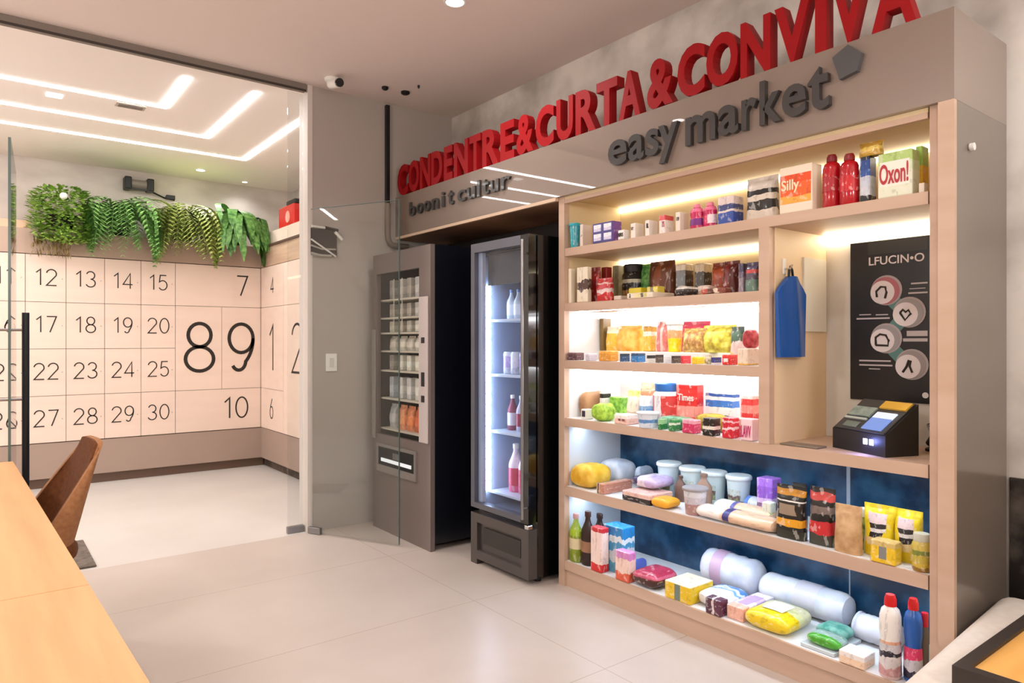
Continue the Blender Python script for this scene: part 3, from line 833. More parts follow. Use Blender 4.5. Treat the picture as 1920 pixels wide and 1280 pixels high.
part('left_post', M_FACE, (XF - 0.004, XF + 0.03, YI1, Y1, 0.0, 1.9895))
part('partition', mat('partition_dark', (30, 28, 28), 0.5), (XF + 0.0305, XB, YI1 + 0.02, Y1, 0.0, 1.971))
part('divider', M_FACE, (XF - 0.002, XB, YD0, YD1, SH['D'][1] + 0.0005, SH['A'][0] - 0.0005))
part('top_panel', M_CREAM, (XF, XB, YI0, YI1, 1.975, 1.9895))
for k, (b, tp) in SH.items():
    part('shelf', M_FACE, (XF, XB, (YD1 + 0.0002) if k in 'BC' else (YI0 + 0.0002), YI1 - 0.0002, b, tp))
part('kick_board', M_FACE, (XF + 0.012, XF + 0.03, YI0, YI1, 0.0, 0.079))
# left linings per compartment, back panels
M_LINC = mat('lining_cool', (206, 214, 226), 0.45)
M_STONE = noisy('blue_black_stone', (16, 46, 76), (54, 98, 134), 7, 10, 0.22, (1, 1, 1), 0.4, 0.75, spec=0.6)
rows = [('A', 1.725, 1.975, M_CREAM, M_CREAM), ('B', 1.445, 1.685, M_CREAM, M_CREAM), ('C', 1.154, 1.406, M_WHITEP, M_WHITEP),
        ('D', 0.86, 1.112, M_WHITEP, M_WHITEP), ('E', 0.51, 0.818, M_LINC, M_STONE), ('F', 0.13, 0.465, M_LINC, M_STONE)]
for k, z0, z1, ml, mb in rows:
    part('side_lining', ml, (XF + 0.031, XB, YI1 + 0.0005, YI1 + 0.0195, z0, z1))
    ya = YI0 if k in 'AEF' else YD1
    part('back_panel', mb, (XB - 0.012, XB, ya, YI1, z0 + 0.0005, z1 - 0.0005))
M_PLAST = noisy('plaster_back', (200, 194, 182), (220, 214, 202), 3, 8, 0.8)
part('back_panel', M_PLAST, (XB - 0.012, XB, YI0, YD0, 0.8605, 1.6845))
part('back_joint', mat('joint_pale', (150, 164, 180), 0.4), (XB - 0.014, XB - 0.012, 1.385, 1.40, 0.5105, 0.8175))
part('back_joint', mat('joint_pale', (150, 164, 180), 0.4), (XB - 0.014, XB - 0.012, 1.385, 1.39, 0.1305, 0.4645))
part('bay_back', mat('bay_dark', (46, 40, 38), 0.8), (XB - 0.012, XB, Y1 + 0.0005, YEND, 0.0, 1.9715))
# led strips
def strip(y0, y1, ztop, col, s, where='back', h=0.022):
    nm = 'led_%s_%d' % ('_'.join('%02d' % int(c * 99) for c in col), int(s * 10))
    if where == 'back':
        part('led_strip', glow(nm, col, s * E_SHELF), (XB - 0.03, XB - 0.0125, y0 + 0.004, y1 - 0.004, ztop - h - 0.004, ztop - 0.002))
    else:  # underside strip added near the front to light the goods
        part('led_strip', glow(nm, col, s * E_SHELF), (XF + 0.09, XF + 0.11, y0 + 0.004, y1 - 0.004, ztop - 0.0015, ztop - 0.0003))
strip(YI0, YI1, 1.975, LED_WARM, 6)
strip(YD1, YI1, 1.685, LED_WARM, 7)
strip(YI0, YD0, 1.685, LED_WARM, 18)
strip(YD1, YI1, 1.406, LED_NEUT, 26); strip(YD1, YI1, 1.406, LED_NEUT, 26, 'front')
strip(YD1, YI1, 1.112, LED_NEUT, 26); strip(YD1, YI1, 1.112, LED_NEUT, 26, 'front')
strip(YI0, YI1, 0.818, LED_COOL, 36, 'front'); strip(YI0, YI1, 0.465, LED_COOL, 40, 'front')
M_LINER = mat('shelf_liner_white', (232, 234, 238), 0.4)
for k in 'CDEF':
    ya = YI0 if k in 'EF' else YD1
    part('shelf_liner', M_LINER, (XF + 0.012, XB - 0.0125, ya + 0.001, YI1 - 0.001, SH[k][1], SH[k][1] + 0.001))
part('top_rail', M_FACE, (XF - 0.002, XF + 0.02, YI0 + 0.0005, YI1 - 0.0005, 1.955, 1.9745))

# signs on the cabinet
def squeeze(y): return y if y < 3.9 else 3.9 + (y - 3.9) * (4.395 - 3.9) / (Yat(740, 2.36) - 3.9)
def letters(parent, spec, X, z0fn, depth, m, offset, refX):
    for ch, p0, p1, vert in spec:
        ya, yb = squeeze(Yat(p0, refX)), squeeze(Yat(p1, refX + depth * 0.0))
        zb, zt = vert
        bm = BM(); add_glyph(bm, ch, wallX(X), -ya, zb, width=ya - yb, height=zt - zb, depth=depth, offset=offset)
        obj('letter', bm, m, parent)
sign = thing('red_sign', 'large red capital letters reading CONDENTRE&CURTA&CONVIVA on the fascia top', 'sign', (0, 0, 0))
zb, zt = 2.2705, 2.485
R_ = (zb, zt)
spec = [('C', 740, 761, R_), ('O', 762, 783, R_), ('N', 785, 806, R_), ('D', 808, 829, R_), ('E', 832, 848, R_), ('N', 851, 877, R_), ('T', 880, 901, R_), ('R', 904, 934, R_), ('E', 938, 964, R_),
        ('&', 968, 1000, R_), ('C', 1004, 1038, R_), ('U', 1043, 1074, R_), ('R', 1079, 1117, R_), ('T', 1118, 1157, R_), ('A', 1160, 1200, R_), ('&', 1213, 1262, R_), ('C', 1270, 1321, R_),
        ('O', 1324, 1383, R_), ('N', 1388, 1444, R_), ('V', 1452, 1518, R_), ('I', 1528, 1549, R_), ('V', 1560, 1624, R_), ('A', 1634, 1718, R_)]
letters(sign, spec, XFAS + 0.05, None, 0.05, M_RED, 0.035, XFAS)
M_CHAR = mat('charcoal_letter', (58, 56, 56), 0.35, coat=0.2)
es_ = thing('shop_sign', 'dark grey lettering reading easy market with house shaped emblem', 'sign', (0, 0, 0))
b0 = 2.062; xh = 0.117; ah = 0.165
spec = [('e', 1146, 1181, (b0, b0 + xh)), ('a', 1184, 1213, (b0, b0 + xh)), ('s', 1216, 1241, (b0, b0 + xh)), ('y', 1240, 1276, (b0 - 0.045, b0 + xh)), ('m', 1291, 1347, (b0, b0 + xh)), ('a', 1352, 1390, (b0, b0 + xh)),
        ('r', 1396, 1424, (b0, b0 + xh)), ('k', 1430, 1470, (b0, b0 + ah)), ('e', 1472, 1517, (b0, b0 + xh)), ('t', 1520, 1560, (b0, b0 + 0.15))]
letters(es_, spec, XFAS, None, 0.022, M_CHAR, 0.02, XFAS)
yc = (Yat(1566, XFAS) + Yat(1621, XFAS)) / 2; hw = (Yat(1566, XFAS) - Yat(1621, XFAS)) / 2
bm = BM(); add_prism(bm, [(-hw, 0.032), (-hw * 0.5, -0.05), (hw * 0.7, -0.038), (hw, 0.018), (0.1 * hw, 0.06)], lambda u, v, d: (XFAS - d, yc - u, 2.195 + v), 0, 0.022)
obj('emblem', bm, mat('emblem_grey', (78, 78, 80), 0.35), es_)
cs_ = thing('cafe_sign', 'small dark lettering boonit cultur on the left of the fascia', 'sign', (0, 0, 0))
c0 = 2.105; x2 = 0.07; a2 = 0.095
spec = [('b', 767, 779, (c0, c0 + a2)), ('o', 782, 794, (c0, c0 + x2)), ('o', 797, 809, (c0, c0 + x2)), ('n', 813, 825, (c0, c0 + x2)), ('i', 831, 836, (c0, c0 + a2)), ('t', 843, 853, (c0, c0 + 0.088)),
        ('c', 861, 876, (c0, c0 + x2)), ('u', 879, 894, (c0, c0 + x2)), ('l', 898, 903, (c0, c0 + a2)), ('t', 907, 920, (c0, c0 + 0.088)), ('u', 923, 938, (c0, c0 + x2)), ('r', 943, 960, (c0, c0 + x2))]
letters(cs_, spec, XFAS, None, 0.015, M_CHAR, 0.012, XFAS)
bm = BM(); add_lathe(bm, [(0.012, -0.012), (0.012, 0.0), (0.008, 0.004)], 12, axis='y', c=(2.47, Y0 - 0.0036, 1.86))
tag(obj('panel_stud', bm, M_WHITE, None, smooth=True), 'tiny white round stud on the cabinet end panel', 'stud')

# niche: wood lining, acrylic sheet, poster, hook, blue bag, terminal
part('niche_lining', mat('niche_tan', (228, 202, 166), 0.5), (XF + 0.03, XB - 0.0125, YD0 - 0.004, YD0 - 0.0005, 0.8605, 1.6845))
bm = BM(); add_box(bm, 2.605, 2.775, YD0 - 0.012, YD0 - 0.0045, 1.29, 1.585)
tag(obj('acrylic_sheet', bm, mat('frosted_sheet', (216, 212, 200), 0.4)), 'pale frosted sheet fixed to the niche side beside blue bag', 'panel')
XP = XB - 0.0125
p = thing('wall_poster', 'black poster with four linked round icons inside the niche', 'poster', (0, 0, 0))
PY0, PY1, PZ0, PZ1 = 1.052, 1.381, 1.02, 1.642
boxobj('board', mat('poster_black', (20, 16, 18), 0.35), p, (XP - 0.008, XP - 0.0005, PY0, PY1, PZ0, PZ1))
fp = wallX(XP - 0.0085)
def pz(px, y): return Yat(px, XP - 0.01), Zat(px, y, XP - 0.01)
def disc(px, y, r, m, d0, name, d=0.001, seg=28):
    cy, cz = pz(px, y)
    bm = BM(); add_prism(bm, [(-cy + r * math.cos(2 * PI * k / seg), cz + r * math.sin(2 * PI * k / seg)) for k in range(seg)], fp, d0, d0 + d)
    return obj(name, bm, m, p)
def band(pts, wd, m, d0, name):
    bm = BM()
    P = [Vector((-pz(a, b)[0], pz(a, b)[1])) for a, b in pts]
    for a, b in zip(P, P[1:]):
        n = (b - a).normalized(); n = Vector((-n.y, n.x)) * wd / 2
        add_prism(bm, [tuple(a + n), tuple(a - n), tuple(b - n), tuple(b + n)], fp, d0, d0 + 0.0005)
    return obj(name, bm, m, p)
M_TEAL = mat('poster_teal', (84, 126, 124), 0.5); M_PGREY = mat('poster_grey', (168, 158, 160), 0.5); M_PLIGHT = mat('poster_light', (222, 214, 216), 0.5)
cen = [(1657, 547), (1700, 588), (1657, 637), (1705, 686)]
band([cen[0], cen[1]], 0.05, M_TEAL, 0.0005, 'link_band'); band([cen[1], cen[2]], 0.05, M_TEAL, 0.0008, 'link_band'); band([cen[2], cen[3]], 0.05, M_TEAL, 0.0011, 'link_band')
for (a, b), rc in zip(cen, ((168, 96, 106), (150, 146, 148), (150, 146, 148), (150, 140, 142))):
    disc(a + 5, b - 3, 0.058, M_PGREY, 0.0016, 'icon_ring'); disc(a + 3, b - 2, 0.053, flat(rc, 0.5), 0.0028, 'icon_ring')
    disc(a - 2, b + 1, 0.045, M_PLIGHT, 0.004, 'icon_disc')
def icon(pts, i, name='icon'):
    cy, cz = pz(cen[i][0] - 2, cen[i][1] + 1)
    bm = BM(); add_tube(bm, [(XP - 0.0140, cy - u, cz + v) for u, v in pts], 0.0045, 6); obj(name, bm, M_INK, p)
icon([(-0.02, -0.018), (-0.022, 0.005), (-0.005, 0.022), (0.012, 0.02), (0.016, 0.0), (0.01, -0.024)], 0)
icon([(-0.018, 0.006), (-0.008, 0.018), (0.002, 0.008), (0.012, 0.016), (0.02, 0.002), (0.0, -0.022), (-0.018, 0.006)], 1)
icon([(-0.024, -0.018), (-0.024, 0.012), (-0.008, 0.024), (0.014, 0.02), (0.024, 0.0), (0.022, -0.02), (-0.024, -0.018)], 2)
icon([(-0.018, -0.022), (-0.004, 0.0), (0.004, 0.024), (0.01, 0.022), (0.006, 0.002), (0.016, -0.022)], 3)
bm = BM(); a, z = pz(1629, 497); b, _ = pz(1733, 490)
add_glyph(bm, 'LFUCIN\u2022O', lambda u, v, d: fp(u, v, d + 0.0004), -a, z - 0.002, width=a - b, height=0.032, depth=0.001, offset=0.01); obj('title_text', bm, M_PLIGHT, p)
def bar(p0, p1, y, hz=0.006):
    bm = BM(); a, z = pz(p0, y); b, _ = pz(p1, y)
    add_prism(bm, [(-a, z), (-b, z), (-b, z + hz), (-a, z + hz)], fp, 0.0004, 0.0012)
    obj('text_line', bm, mat('poster_lines', (188, 180, 182), 0.5), p)
for q in ((1708, 1739, 533), (1705, 1735, 542, 0.003), (1703, 1739, 551), (1611, 1633, 591, 0.004), (1642, 1665, 591, 0.004), (1606, 1668, 599), (1700, 1739, 630, 0.02), (1693, 1739, 640, 0.012), (1611, 1670, 677, 0.006), (1611, 1673, 685, 0.006), (1629, 1650, 692, 0.004)): bar(*q)
disc(1735, 741, 0.011, M_PLIGHT, 0.0006, 'corner_mark')
bm = BM(); a, z = pz(1627, 478); b, _ = pz(1739, 478); add_prism(bm, [(-a, z), (-b, z), (-b, z + 0.05), (-a, z + 0.05)], fp, 0.0002, 0.0005); obj('header_band', bm, mat('poster_band', (44, 42, 40), 0.4), p)

hk = thing('wall_hook', 'small white hook on the niche side above the blue bag', 'hook', (2.47, YD0 - 0.0045, 1.50))
boxobj('plate', M_WHITE, hk, (-0.01, 0.01, -0.004, 0, 0.01, 0.07), 0.001)
bm = BM(); add_tube(bm, [(0, -0.003, 0.03), (0, -0.028, 0.028), (0, -0.034, 0.045)], 0.004, 8); obj('prong', bm, M_CHROME, hk, smooth=True)
bg = thing('hanging_bag', 'blue cloth bag hanging from the hook in the niche', 'bag', (2.485, YD0 - 0.028, 1.19))
bm = BM()
prof = [(-0.085, 0.0), (0.095, 0.005), (0.10, 0.16), (0.105, 0.25), (0.06, 0.29), (0.0, 0.31), (-0.06, 0.285), (-0.095, 0.25), (-0.09, 0.2), (-0.085, 0.1)]
nvx = 20
def half(u, v): return 0.017 * max(0.15, 1 - (u / 0.115) ** 2) * (0.6 + 0.4 * math.sin(40 * u + 6 * v)) 
fr, bk = [], []
for i in range(15):
    v = i / 14 * 0.31
    if v < 0.25: lo, hi = -0.086 - 0.01 * v / 0.25, 0.095 + 0.01 * v / 0.25
    else: f = (v - 0.25) / 0.06; lo, hi = -0.096 * (1 - f) - 0.02 * f, 0.105 * (1 - f) + 0.02 * f
    rf, rb = [], []
    for j in range(nvx + 1):
        u = lo + (hi - lo) * j / nvx
        h_ = half(u, v)
        rf.append(bm.verts.new((u, -h_, v))); rb.append(bm.verts.new((u, 0.012, v)))
    fr.append(rf); bk.append(rb)
for i in range(14):
    for j in range(nvx):
        bm.faces.new((fr[i][j], fr[i][j + 1], fr[i + 1][j + 1], fr[i + 1][j])); bm.faces.new((bk[i][j], bk[i + 1][j], bk[i + 1][j + 1], bk[i][j + 1]))
    bm.faces.new((fr[i][0], fr[i + 1][0], bk[i + 1][0], bk[i][0])); bm.faces.new((fr[i][nvx], bk[i][nvx], bk[i + 1][nvx], fr[i + 1][nvx]))
for j in range(nvx):
    bm.faces.new((fr[0][j], bk[0][j], bk[0][j + 1], fr[0][j + 1])); bm.faces.new((fr[14][j], fr[14][j + 1], bk[14][j + 1], bk[14][j]))
obj('cloth', bm, mat('blue_nylon', (10, 78, 158), 0.35, coat=0.3), bg, smooth=True)
bm = BM(); add_tube(bm, [(-0.02, 0, 0.305), (-0.016, 0, 0.335), (-0.008, 0, 0.348), (0.004, 0, 0.335), (0.01, 0, 0.305)], 0.005, 8); obj('loop', bm, M_BLACK, bg, smooth=True)

zD = SH['D'][1]
tm = thing('payment_terminal', 'black sloped self-checkout terminal with glowing blue buttons', 'terminal', (2.459, 1.1165, zD + 0.0005), math.radians(-21.5))
TY0, TY1 = -0.05, 0.195   # along y (image right -> -y)
sidep = [(0.0, 0.0), (0.14, 0.0), (0.14, 0.175), (0.0, 0.072)]
bm = BM(); add_prism(bm, sidep, lambda u, v, d: (u - 0.03, d, v), TY0, TY1); obj('housing', bm, mat('terminal_black', (30, 28, 30), 0.4), tm)
nrm = Vector((-0.103, 0, 0.14)).normalized(); slope = Vector((0.14, 0, 0.103))
def on_slope(u0, u1, y0, y1, h, name, m, lift=0.0005):
    bm = BM()
    q = []
    for (u, y) in ((u0, y0), (u1, y0), (u1, y1), (u0, y1)):
        q.append(Vector((-0.03, y, 0.072)) + slope * u)
    a = [bm.verts.new(v + nrm * lift) for v in q]; b = [bm.verts.new(v + nrm * (lift + h)) for v in q]
    bm.faces.new(a); bm.faces.new(b)
    for i in range(4): bm.faces.new((a[i], a[(i + 1) % 4], b[(i + 1) % 4], b[i]))
    return obj(name, bm, m, tm)
on_slope(0.02, 0.98, TY0 + 0.008, TY1 - 0.008, 0.004, 'top_plate', mat('terminal_plate', (62, 62, 64), 0.3))
on_slope(0.42, 0.70, 0.078, 0.18, 0.006, 'card_reader', noisy('reader_grey', (120, 140, 134), (160, 176, 168), 30, 3, 0.3), 0.005)
on_slope(0.32, 0.37, 0.078, 0.18, 0.005, 'slot', mat('slot_light', (186, 196, 192), 0.3), 0.005)
on_slope(0.08, 0.24, 0.09, 0.155, 0.003, 'contactless_mark', mat('contactless_grey', (110, 122, 116), 0.4), 0.005)
on_slope(0.08, 0.42, -0.022, 0.065, 0.004, 'screen', glow('screen_blue', (0.28, 0.42, 0.95), 0.8), 0.005)
on_slope(0.42, 0.60, -0.022, 0.065, 0.004, 'screen', glow('screen_white', (0.9, 0.92, 1.0), 1.0), 0.005)
on_slope(0.72, 0.94, -0.04, 0.075, 0.006, 'yellow_label', flat((222, 176, 60)), 0.005)
for y in (0.0, 0.028):
    bm = BM(); add_box(bm, -0.0325, -0.0305, y, y + 0.018, 0.033, 0.053, 0.0008); obj('lit_button', bm, glow('button_blue', (0.75, 0.82, 1.0), 6.0), tm)
ld = bpy.data.lights.new('button_lamp', 'POINT'); ld.energy = 0.3; ld.color = (0.25, 0.3, 1.0); ld.shadow_soft_size = 0.01
lo = bpy.data.objects.new('button_lamp', ld); COL.objects.link(lo); lo.parent = tm; lo.location = (-0.055, 0.022, 0.043)
sc_ = thing('hand_scanner', 'black handheld barcode scanner lying beside the terminal', 'scanner', (2.70, 1.035, zD + 0.0005), math.radians(-20))
bm = BM(); add_tube(bm, [(0.0, 0.02, 0.02), (0.0, 0.0, 0.05), (0.01, -0.03, 0.085)], [0.02, 0.02, 0.022], 14); obj('handle', bm, M_BLACK, sc_, smooth=True)
bm = BM(); add_tube(bm, [(-0.03, 0.0, 0.075), (0.01, -0.03, 0.095), (0.04, -0.05, 0.085)], [0.024, 0.028, 0.018], 14); obj('head', bm, M_BLACKG, sc_, smooth=True)
bm = BM(); add_lathe(bm, [(0.035, 0.0), (0.035, 0.008), (0.012, 0.02)], 18); obj('stand', bm, M_BLACK, sc_, smooth=True)
bm = BM(); add_box(bm, -0.035, 0.035, -0.075, 0.075, 0, 0.006, 0.003)
tag(obj('flat_pen_tray', bm, mat('pen_tray', (120, 108, 96), 0.4), None, (2.44, 1.39, zD + 0.0005)), 'flat brown tray on the niche counter below the blue bag', 'tray')

# ------------------------------------------------------------------ vending machine
VX, VY0, VY1, VZ = 2.131, 3.56, 4.312, 1.83
vm = thing('vending_machine', 'tall grey snack vending machine beside the black fridge', 'vending machine', (VX, VY0, 0))
M_VFRONT = mat('vending_front', (112, 100, 96), 0.35, coat=0.2)
M_VSIDE = mat('vending_side', (14, 16, 24), 0.3, coat=0.3)
W_ = VY1 - VY0
wy0, wy1, wz0, wz1 = 0.135, 0.70, 0.635, 1.70
def vp(name, m, b, bev=0.0, sm=False): return boxobj(name, m, vm, b, bev, smooth=sm)
bm = BM()
for b in ((0.03, 0.60, 0.0, 0.02, 0.04, VZ), (0.03, 0.60, W_ - 0.02, W_, 0.04, VZ), (0.03, 0.60, 0.02, W_ - 0.02, VZ - 0.02, VZ), (0.58, 0.60, 0.02, W_ - 0.02, 0.04, VZ - 0.02), (0.03, 0.60, 0.02, W_ - 0.02, 0.04, 0.06)): add_box(bm, *b)
obj('cabinet_shell', bm, M_VSIDE, vm)
bm = BM()
for b in ((0, 0.03, 0.0, W_, 0.0, wz0), (0, 0.03, 0.0, W_, wz1, VZ), (0, 0.03, 0.0, wy0, wz0, wz1), (0, 0.03, wy1, W_, wz0, wz1)): add_box(bm, *b)
obj('front_frame', bm, M_VFRONT, vm)
vp('interior_back', mat('vending_inside', (40, 36, 36), 0.7), (0.45, 0.46, 0.021, W_ - 0.021, wz0 - 0.05, wz1 + 0.05))
vp('window', M_CLEAR, (0.012, 0.016, wy0, wy1, wz0, wz1))
vp('control_panel', mat('panel_silver', (186, 176, 174), 0.35), (-0.012, -0.0005, 0.018, 0.12, 0.64, 1.52), 0.004)
for z, h in ((1.24, 0.035), (0.98, 0.085), (0.885, 0.04)): vp('panel_button', M_BLACK, (-0.016, -0.0125, 0.05, 0.085, z, z + h), 0.001)
bm = BM(); a0, a1, b0_, b1_ = 0.16, 0.68, 0.39, 0.575
for b in ((a0, a1, b1_ - 0.02, b1_), (a0, a1, b0_, b0_ + 0.045), (a0, a0 + 0.02, b0_ + 0.045, b1_ - 0.02), (a1 - 0.02, a1, b0_ + 0.045, b1_ - 0.02)): add_box(bm, -0.012, -0.0005, b[0], b[1], b[2], b[3])
obj('flap_frame', bm, mat('flap_grey', (128, 120, 116), 0.35), vm)
vp('delivery_flap', M_BLACK, (-0.006, -0.0005, a0 + 0.021, a1 - 0.021, b0_ + 0.046, b1_ - 0.021))
vp('flap_strip', glow('flap_white', (1.0, 0.97, 0.95), 0.9), (-0.010, -0.0065, a0 + 0.06, a1 - 0.06, b0_ + 0.07, b0_ + 0.092))
vp('flap_label', M_STEEL, (-0.0085, -0.0065, 0.36, 0.46, b0_ + 0.10, b0_ + 0.14))
vp('side_rail', mat('rail_grey', (136, 128, 124), 0.4), (-0.014, -0.0005, wy1 + 0.004, W_ - 0.004, 0.60, 1.33), 0.003)
trays = [1.53, 1.41, 1.31, 1.19, 1.06, 0.875, 0.672]
for z in trays:
    vp('tray', mat('tray_cream', (216, 206, 190), 0.5), (0.04, 0.44, 0.03, W_ - 0.03, z - 0.012, z), 0.002)
for y in (0.42, 0.53):
    vp('tray_divider', mat('tray_cream', (216, 206, 190), 0.5), (0.038, 0.04, y - 0.004, y + 0.004, 1.31, 1.66))
ld = bpy.data.lights.new('vending_lamp', 'AREA'); ld.shape = 'RECTANGLE'; ld.size = 0.9; ld.size_y = 0.03; ld.energy = 2.2; ld.color = (1, 0.93, 0.85)
vp('interior_light', glow('vending_led', (1, 0.93, 0.85), 5.0), (0.035, 0.05, wy0 - 0.02, wy1 + 0.02, wz1 + 0.02, wz1 + 0.035))
vp('interior_light', glow('vending_led', (1, 0.93, 0.85), 5.0), (0.035, 0.05, wy0 - 0.03, wy0 - 0.018, wz0, wz1))
row_name = ['top', 'second', 'third', 'fourth', 'fifth', 'sixth', 'bottom']
col_name = ['rightmost', 'second from right', 'middle', 'second from left', 'leftmost']
pal = [[(196, 108, 72), (190, 188, 186), (170, 160, 150), (196, 190, 184), (150, 140, 136)], [(196, 108, 72), (200, 196, 190), (180, 172, 160), (200, 190, 180), (170, 160, 150)], [(214, 190, 136), (222, 216, 204), (206, 198, 188), (196, 186, 170), (206, 198, 180)],
       [(214, 206, 196), (226, 218, 206), (206, 196, 184), (222, 214, 200), (210, 200, 188)], [(222, 194, 140), (232, 224, 206), (236, 230, 216), (226, 220, 206), (160, 150, 146)], [(206, 200, 196), (226, 220, 210), (214, 212, 210), (220, 216, 212), (190, 196, 206)], [(226, 142, 92), (210, 104, 56), (226, 132, 78), (232, 150, 104), (186, 184, 186)]]
cname = {0: 'orange brown', 1: 'pale grey'}
def hue(c):
    r, g, b = c
    if r - b > 90 and r > 200 and g < 160: return 'orange'
    if r - b > 90 and g < 130: return 'rust brown'
    if r - b > 60: return 'tan'
    if r > 215: return 'cream'
    if r > 195: return 'pale grey'
    return 'grey'
hts = [0.13, 0.09, 0.075, 0.095, 0.10, 0.14, 0.16]
for r, z in enumerate(trays):
    for c in range(5):
        yc = 0.175 + c * 0.108 + (0.02 if c == 4 else 0)
        wv = 0.075 if r in (3, 6) else 0.052
        bm = BM()
        if r in (3, 6): standing_bag(bm, wv * 1.15, 0.06, hts[r], seed=r * 7 + c)
        else: add_box(bm, -0.03, 0.03, -wv / 2, wv / 2, 0, hts[r], 0.006)
        cc = pal[r][c]
        o = obj('snack_packet', bm, pack([(0, cc), (0.25, tuple(min(255, int(v * 1.15)) for v in cc)), (0.6, cc)], 'z', 0.1), None, (VX + 0.10, VY0 + yc, z + 0.0005), smooth=(r in (3, 6)))
        tag(o, '%s snack packet in the %s tray of the vending machine, %s' % (hue(cc), row_name[r], col_name[c]), 'snack', 'packets in the vending machine')
t = tag(obj('snack_packet', (lambda b: (standing_bag(b, 0.17, 0.05, 0.10, 3), b)[1])(BM()), mat('silver_foil', (176, 180, 182), 0.25, metal=0.8), None, (VX + 0.21, VY0 + 0.31, 1.5305), smooth=True), 'large silver foil pouch in the top tray of vending machine, behind the others', 'snack', 'packets in the vending machine')

# ------------------------------------------------------------------ fridge
FX, FY0, FY1, FZ = 2.225, 2.752, 3.272, 1.80
fr_ = thing('display_fridge', 'black upright glass-door drinks fridge next to the shelves', 'fridge', (FX, FY0, 0))
W_ = FY1 - FY0
def fp_(name, m, b, bev=0.0, parent=None): return boxobj(name, m, parent or fr_, b, bev)
bm = BM()
for b in ((0.06, 0.56, 0.0, 0.03, 0.30, FZ), (0.06, 0.56, W_ - 0.03, W_, 0.30, FZ), (0.06, 0.56, 0.03, W_ - 0.03, FZ - 0.06, FZ), (0.53, 0.56, 0.03, W_ - 0.03, 0.30, FZ - 0.06), (0.06, 0.56, 0.0, W_, 0.03, 0.30)): add_box(bm, *b)
obj('body', bm, M_BLACKG, fr_)
bm = BM()
for b in ((0.062, 0.525, 0.0305, 0.036, 0.31, FZ - 0.065), (0.062, 0.525, W_ - 0.036, W_ - 0.0305, 0.31, FZ - 0.065), (0.52, 0.529, 0.036, W_ - 0.036, 0.31, FZ - 0.065), (0.062, 0.525, 0.036, W_ - 0.036, 0.301, 0.31)): add_box(bm, *b)
obj('liner', bm, mat('fridge_liner', (150, 164, 190), 0.4), fr_)
dr = fp_('door', M_BLACKG, (0.0, 0.05, 0.0, 0.065, 0.315, FZ))
bm = BM()
for b in ((0.0, 0.05, W_ - 0.035, W_, 0.315, FZ), (0.0, 0.05, 0.065, W_ - 0.035, FZ - 0.05, FZ), (0.0, 0.05, 0.065, W_ - 0.035, 0.315, 0.345)): add_box(bm, *b)
obj('door_frame', bm, mat('fridge_frame', (96, 98, 108), 0.3, metal=0.5), dr)
fp_('door_glass', pane('fridge_glass', (0.92, 0.95, 1.0)), (0.02, 0.026, 0.066, W_ - 0.036, 0.346, FZ - 0.051), parent=dr)
fp_('inner_frame', mat('fridge_inner', (176, 184, 200), 0.35), (0.027, 0.05, W_ - 0.075, W_ - 0.036, 0.346, FZ - 0.051), parent=dr)
bm = BM(); add_tube(bm, [(-0.03, 0.012, 0.345), (-0.03, 0.012, FZ - 0.03)], 0.008, 10); 
for z in (0.40, FZ - 0.1): add_tube(bm, [(0.0, 0.012, z), (-0.03, 0.012, z)], 0.006, 8)
obj('handle', bm, M_STEEL, dr, smooth=True)
fp_('hinge', M_CHROME, (-0.004, 0.03, 0.0, 0.03, 0.288, 0.31), 0.004)
bm = BM()
for b in ((0.0, 0.058, 0.0, W_, 0.235, 0.285), (0.0, 0.058, 0.0, 0.06, 0.03, 0.235), (0.0, 0.058, W_ - 0.06, W_, 0.0, 0.235), (0.02, 0.058, 0.06, W_ - 0.06, 0.05, 0.235), (0.0, 0.058, 0.06, W_ - 0.06, 0.03, 0.08)): add_box(bm, *b)
obj('base_cover', bm, mat('fridge_base', (66, 60, 58), 0.3, coat=0.3), fr_)
bm = BM()
add_box(bm, 0.008, 0.0195, 0.075, W_ - 0.11, 0.125, 0.215)
obj('recessed_panel', bm, mat('fridge_recess', (44, 40, 38), 0.35), fr_)
for y in (0.05, W_ - 0.05):
    for x in (0.1, 0.5):
        bm = BM(); add_lathe(bm, [(0.02, 0), (0.02, 0.0295)], 12, c=(x, y, 0)); obj('foot', bm, M_BLACK, fr_, smooth=True)
bm = BM()
for k in range(19): add_box(bm, 0.075, 0.095, W_ - 0.062, W_ - 0.042, 0.40 + k * 0.062, 0.45 + k * 0.062)
obj('led_column', bm, glow('fridge_led', (0.72, 0.84, 1.0), 22.0), fr_)
bm = BM(); add_box(bm, 0.07, 0.09, 0.06, W_ - 0.07, FZ - 0.235, FZ - 0.062); obj('header_panel', bm, mat('fridge_header', (34, 38, 46), 0.25), fr_)
fsh = [0.40, 0.745, 1.065, 1.375]
for z in fsh:
    fp_('shelf', mat('fridge_shelf', (190, 198, 210), 0.35), (0.10, 0.50, 0.04, W_ - 0.04, z - 0.014, z), 0.003)

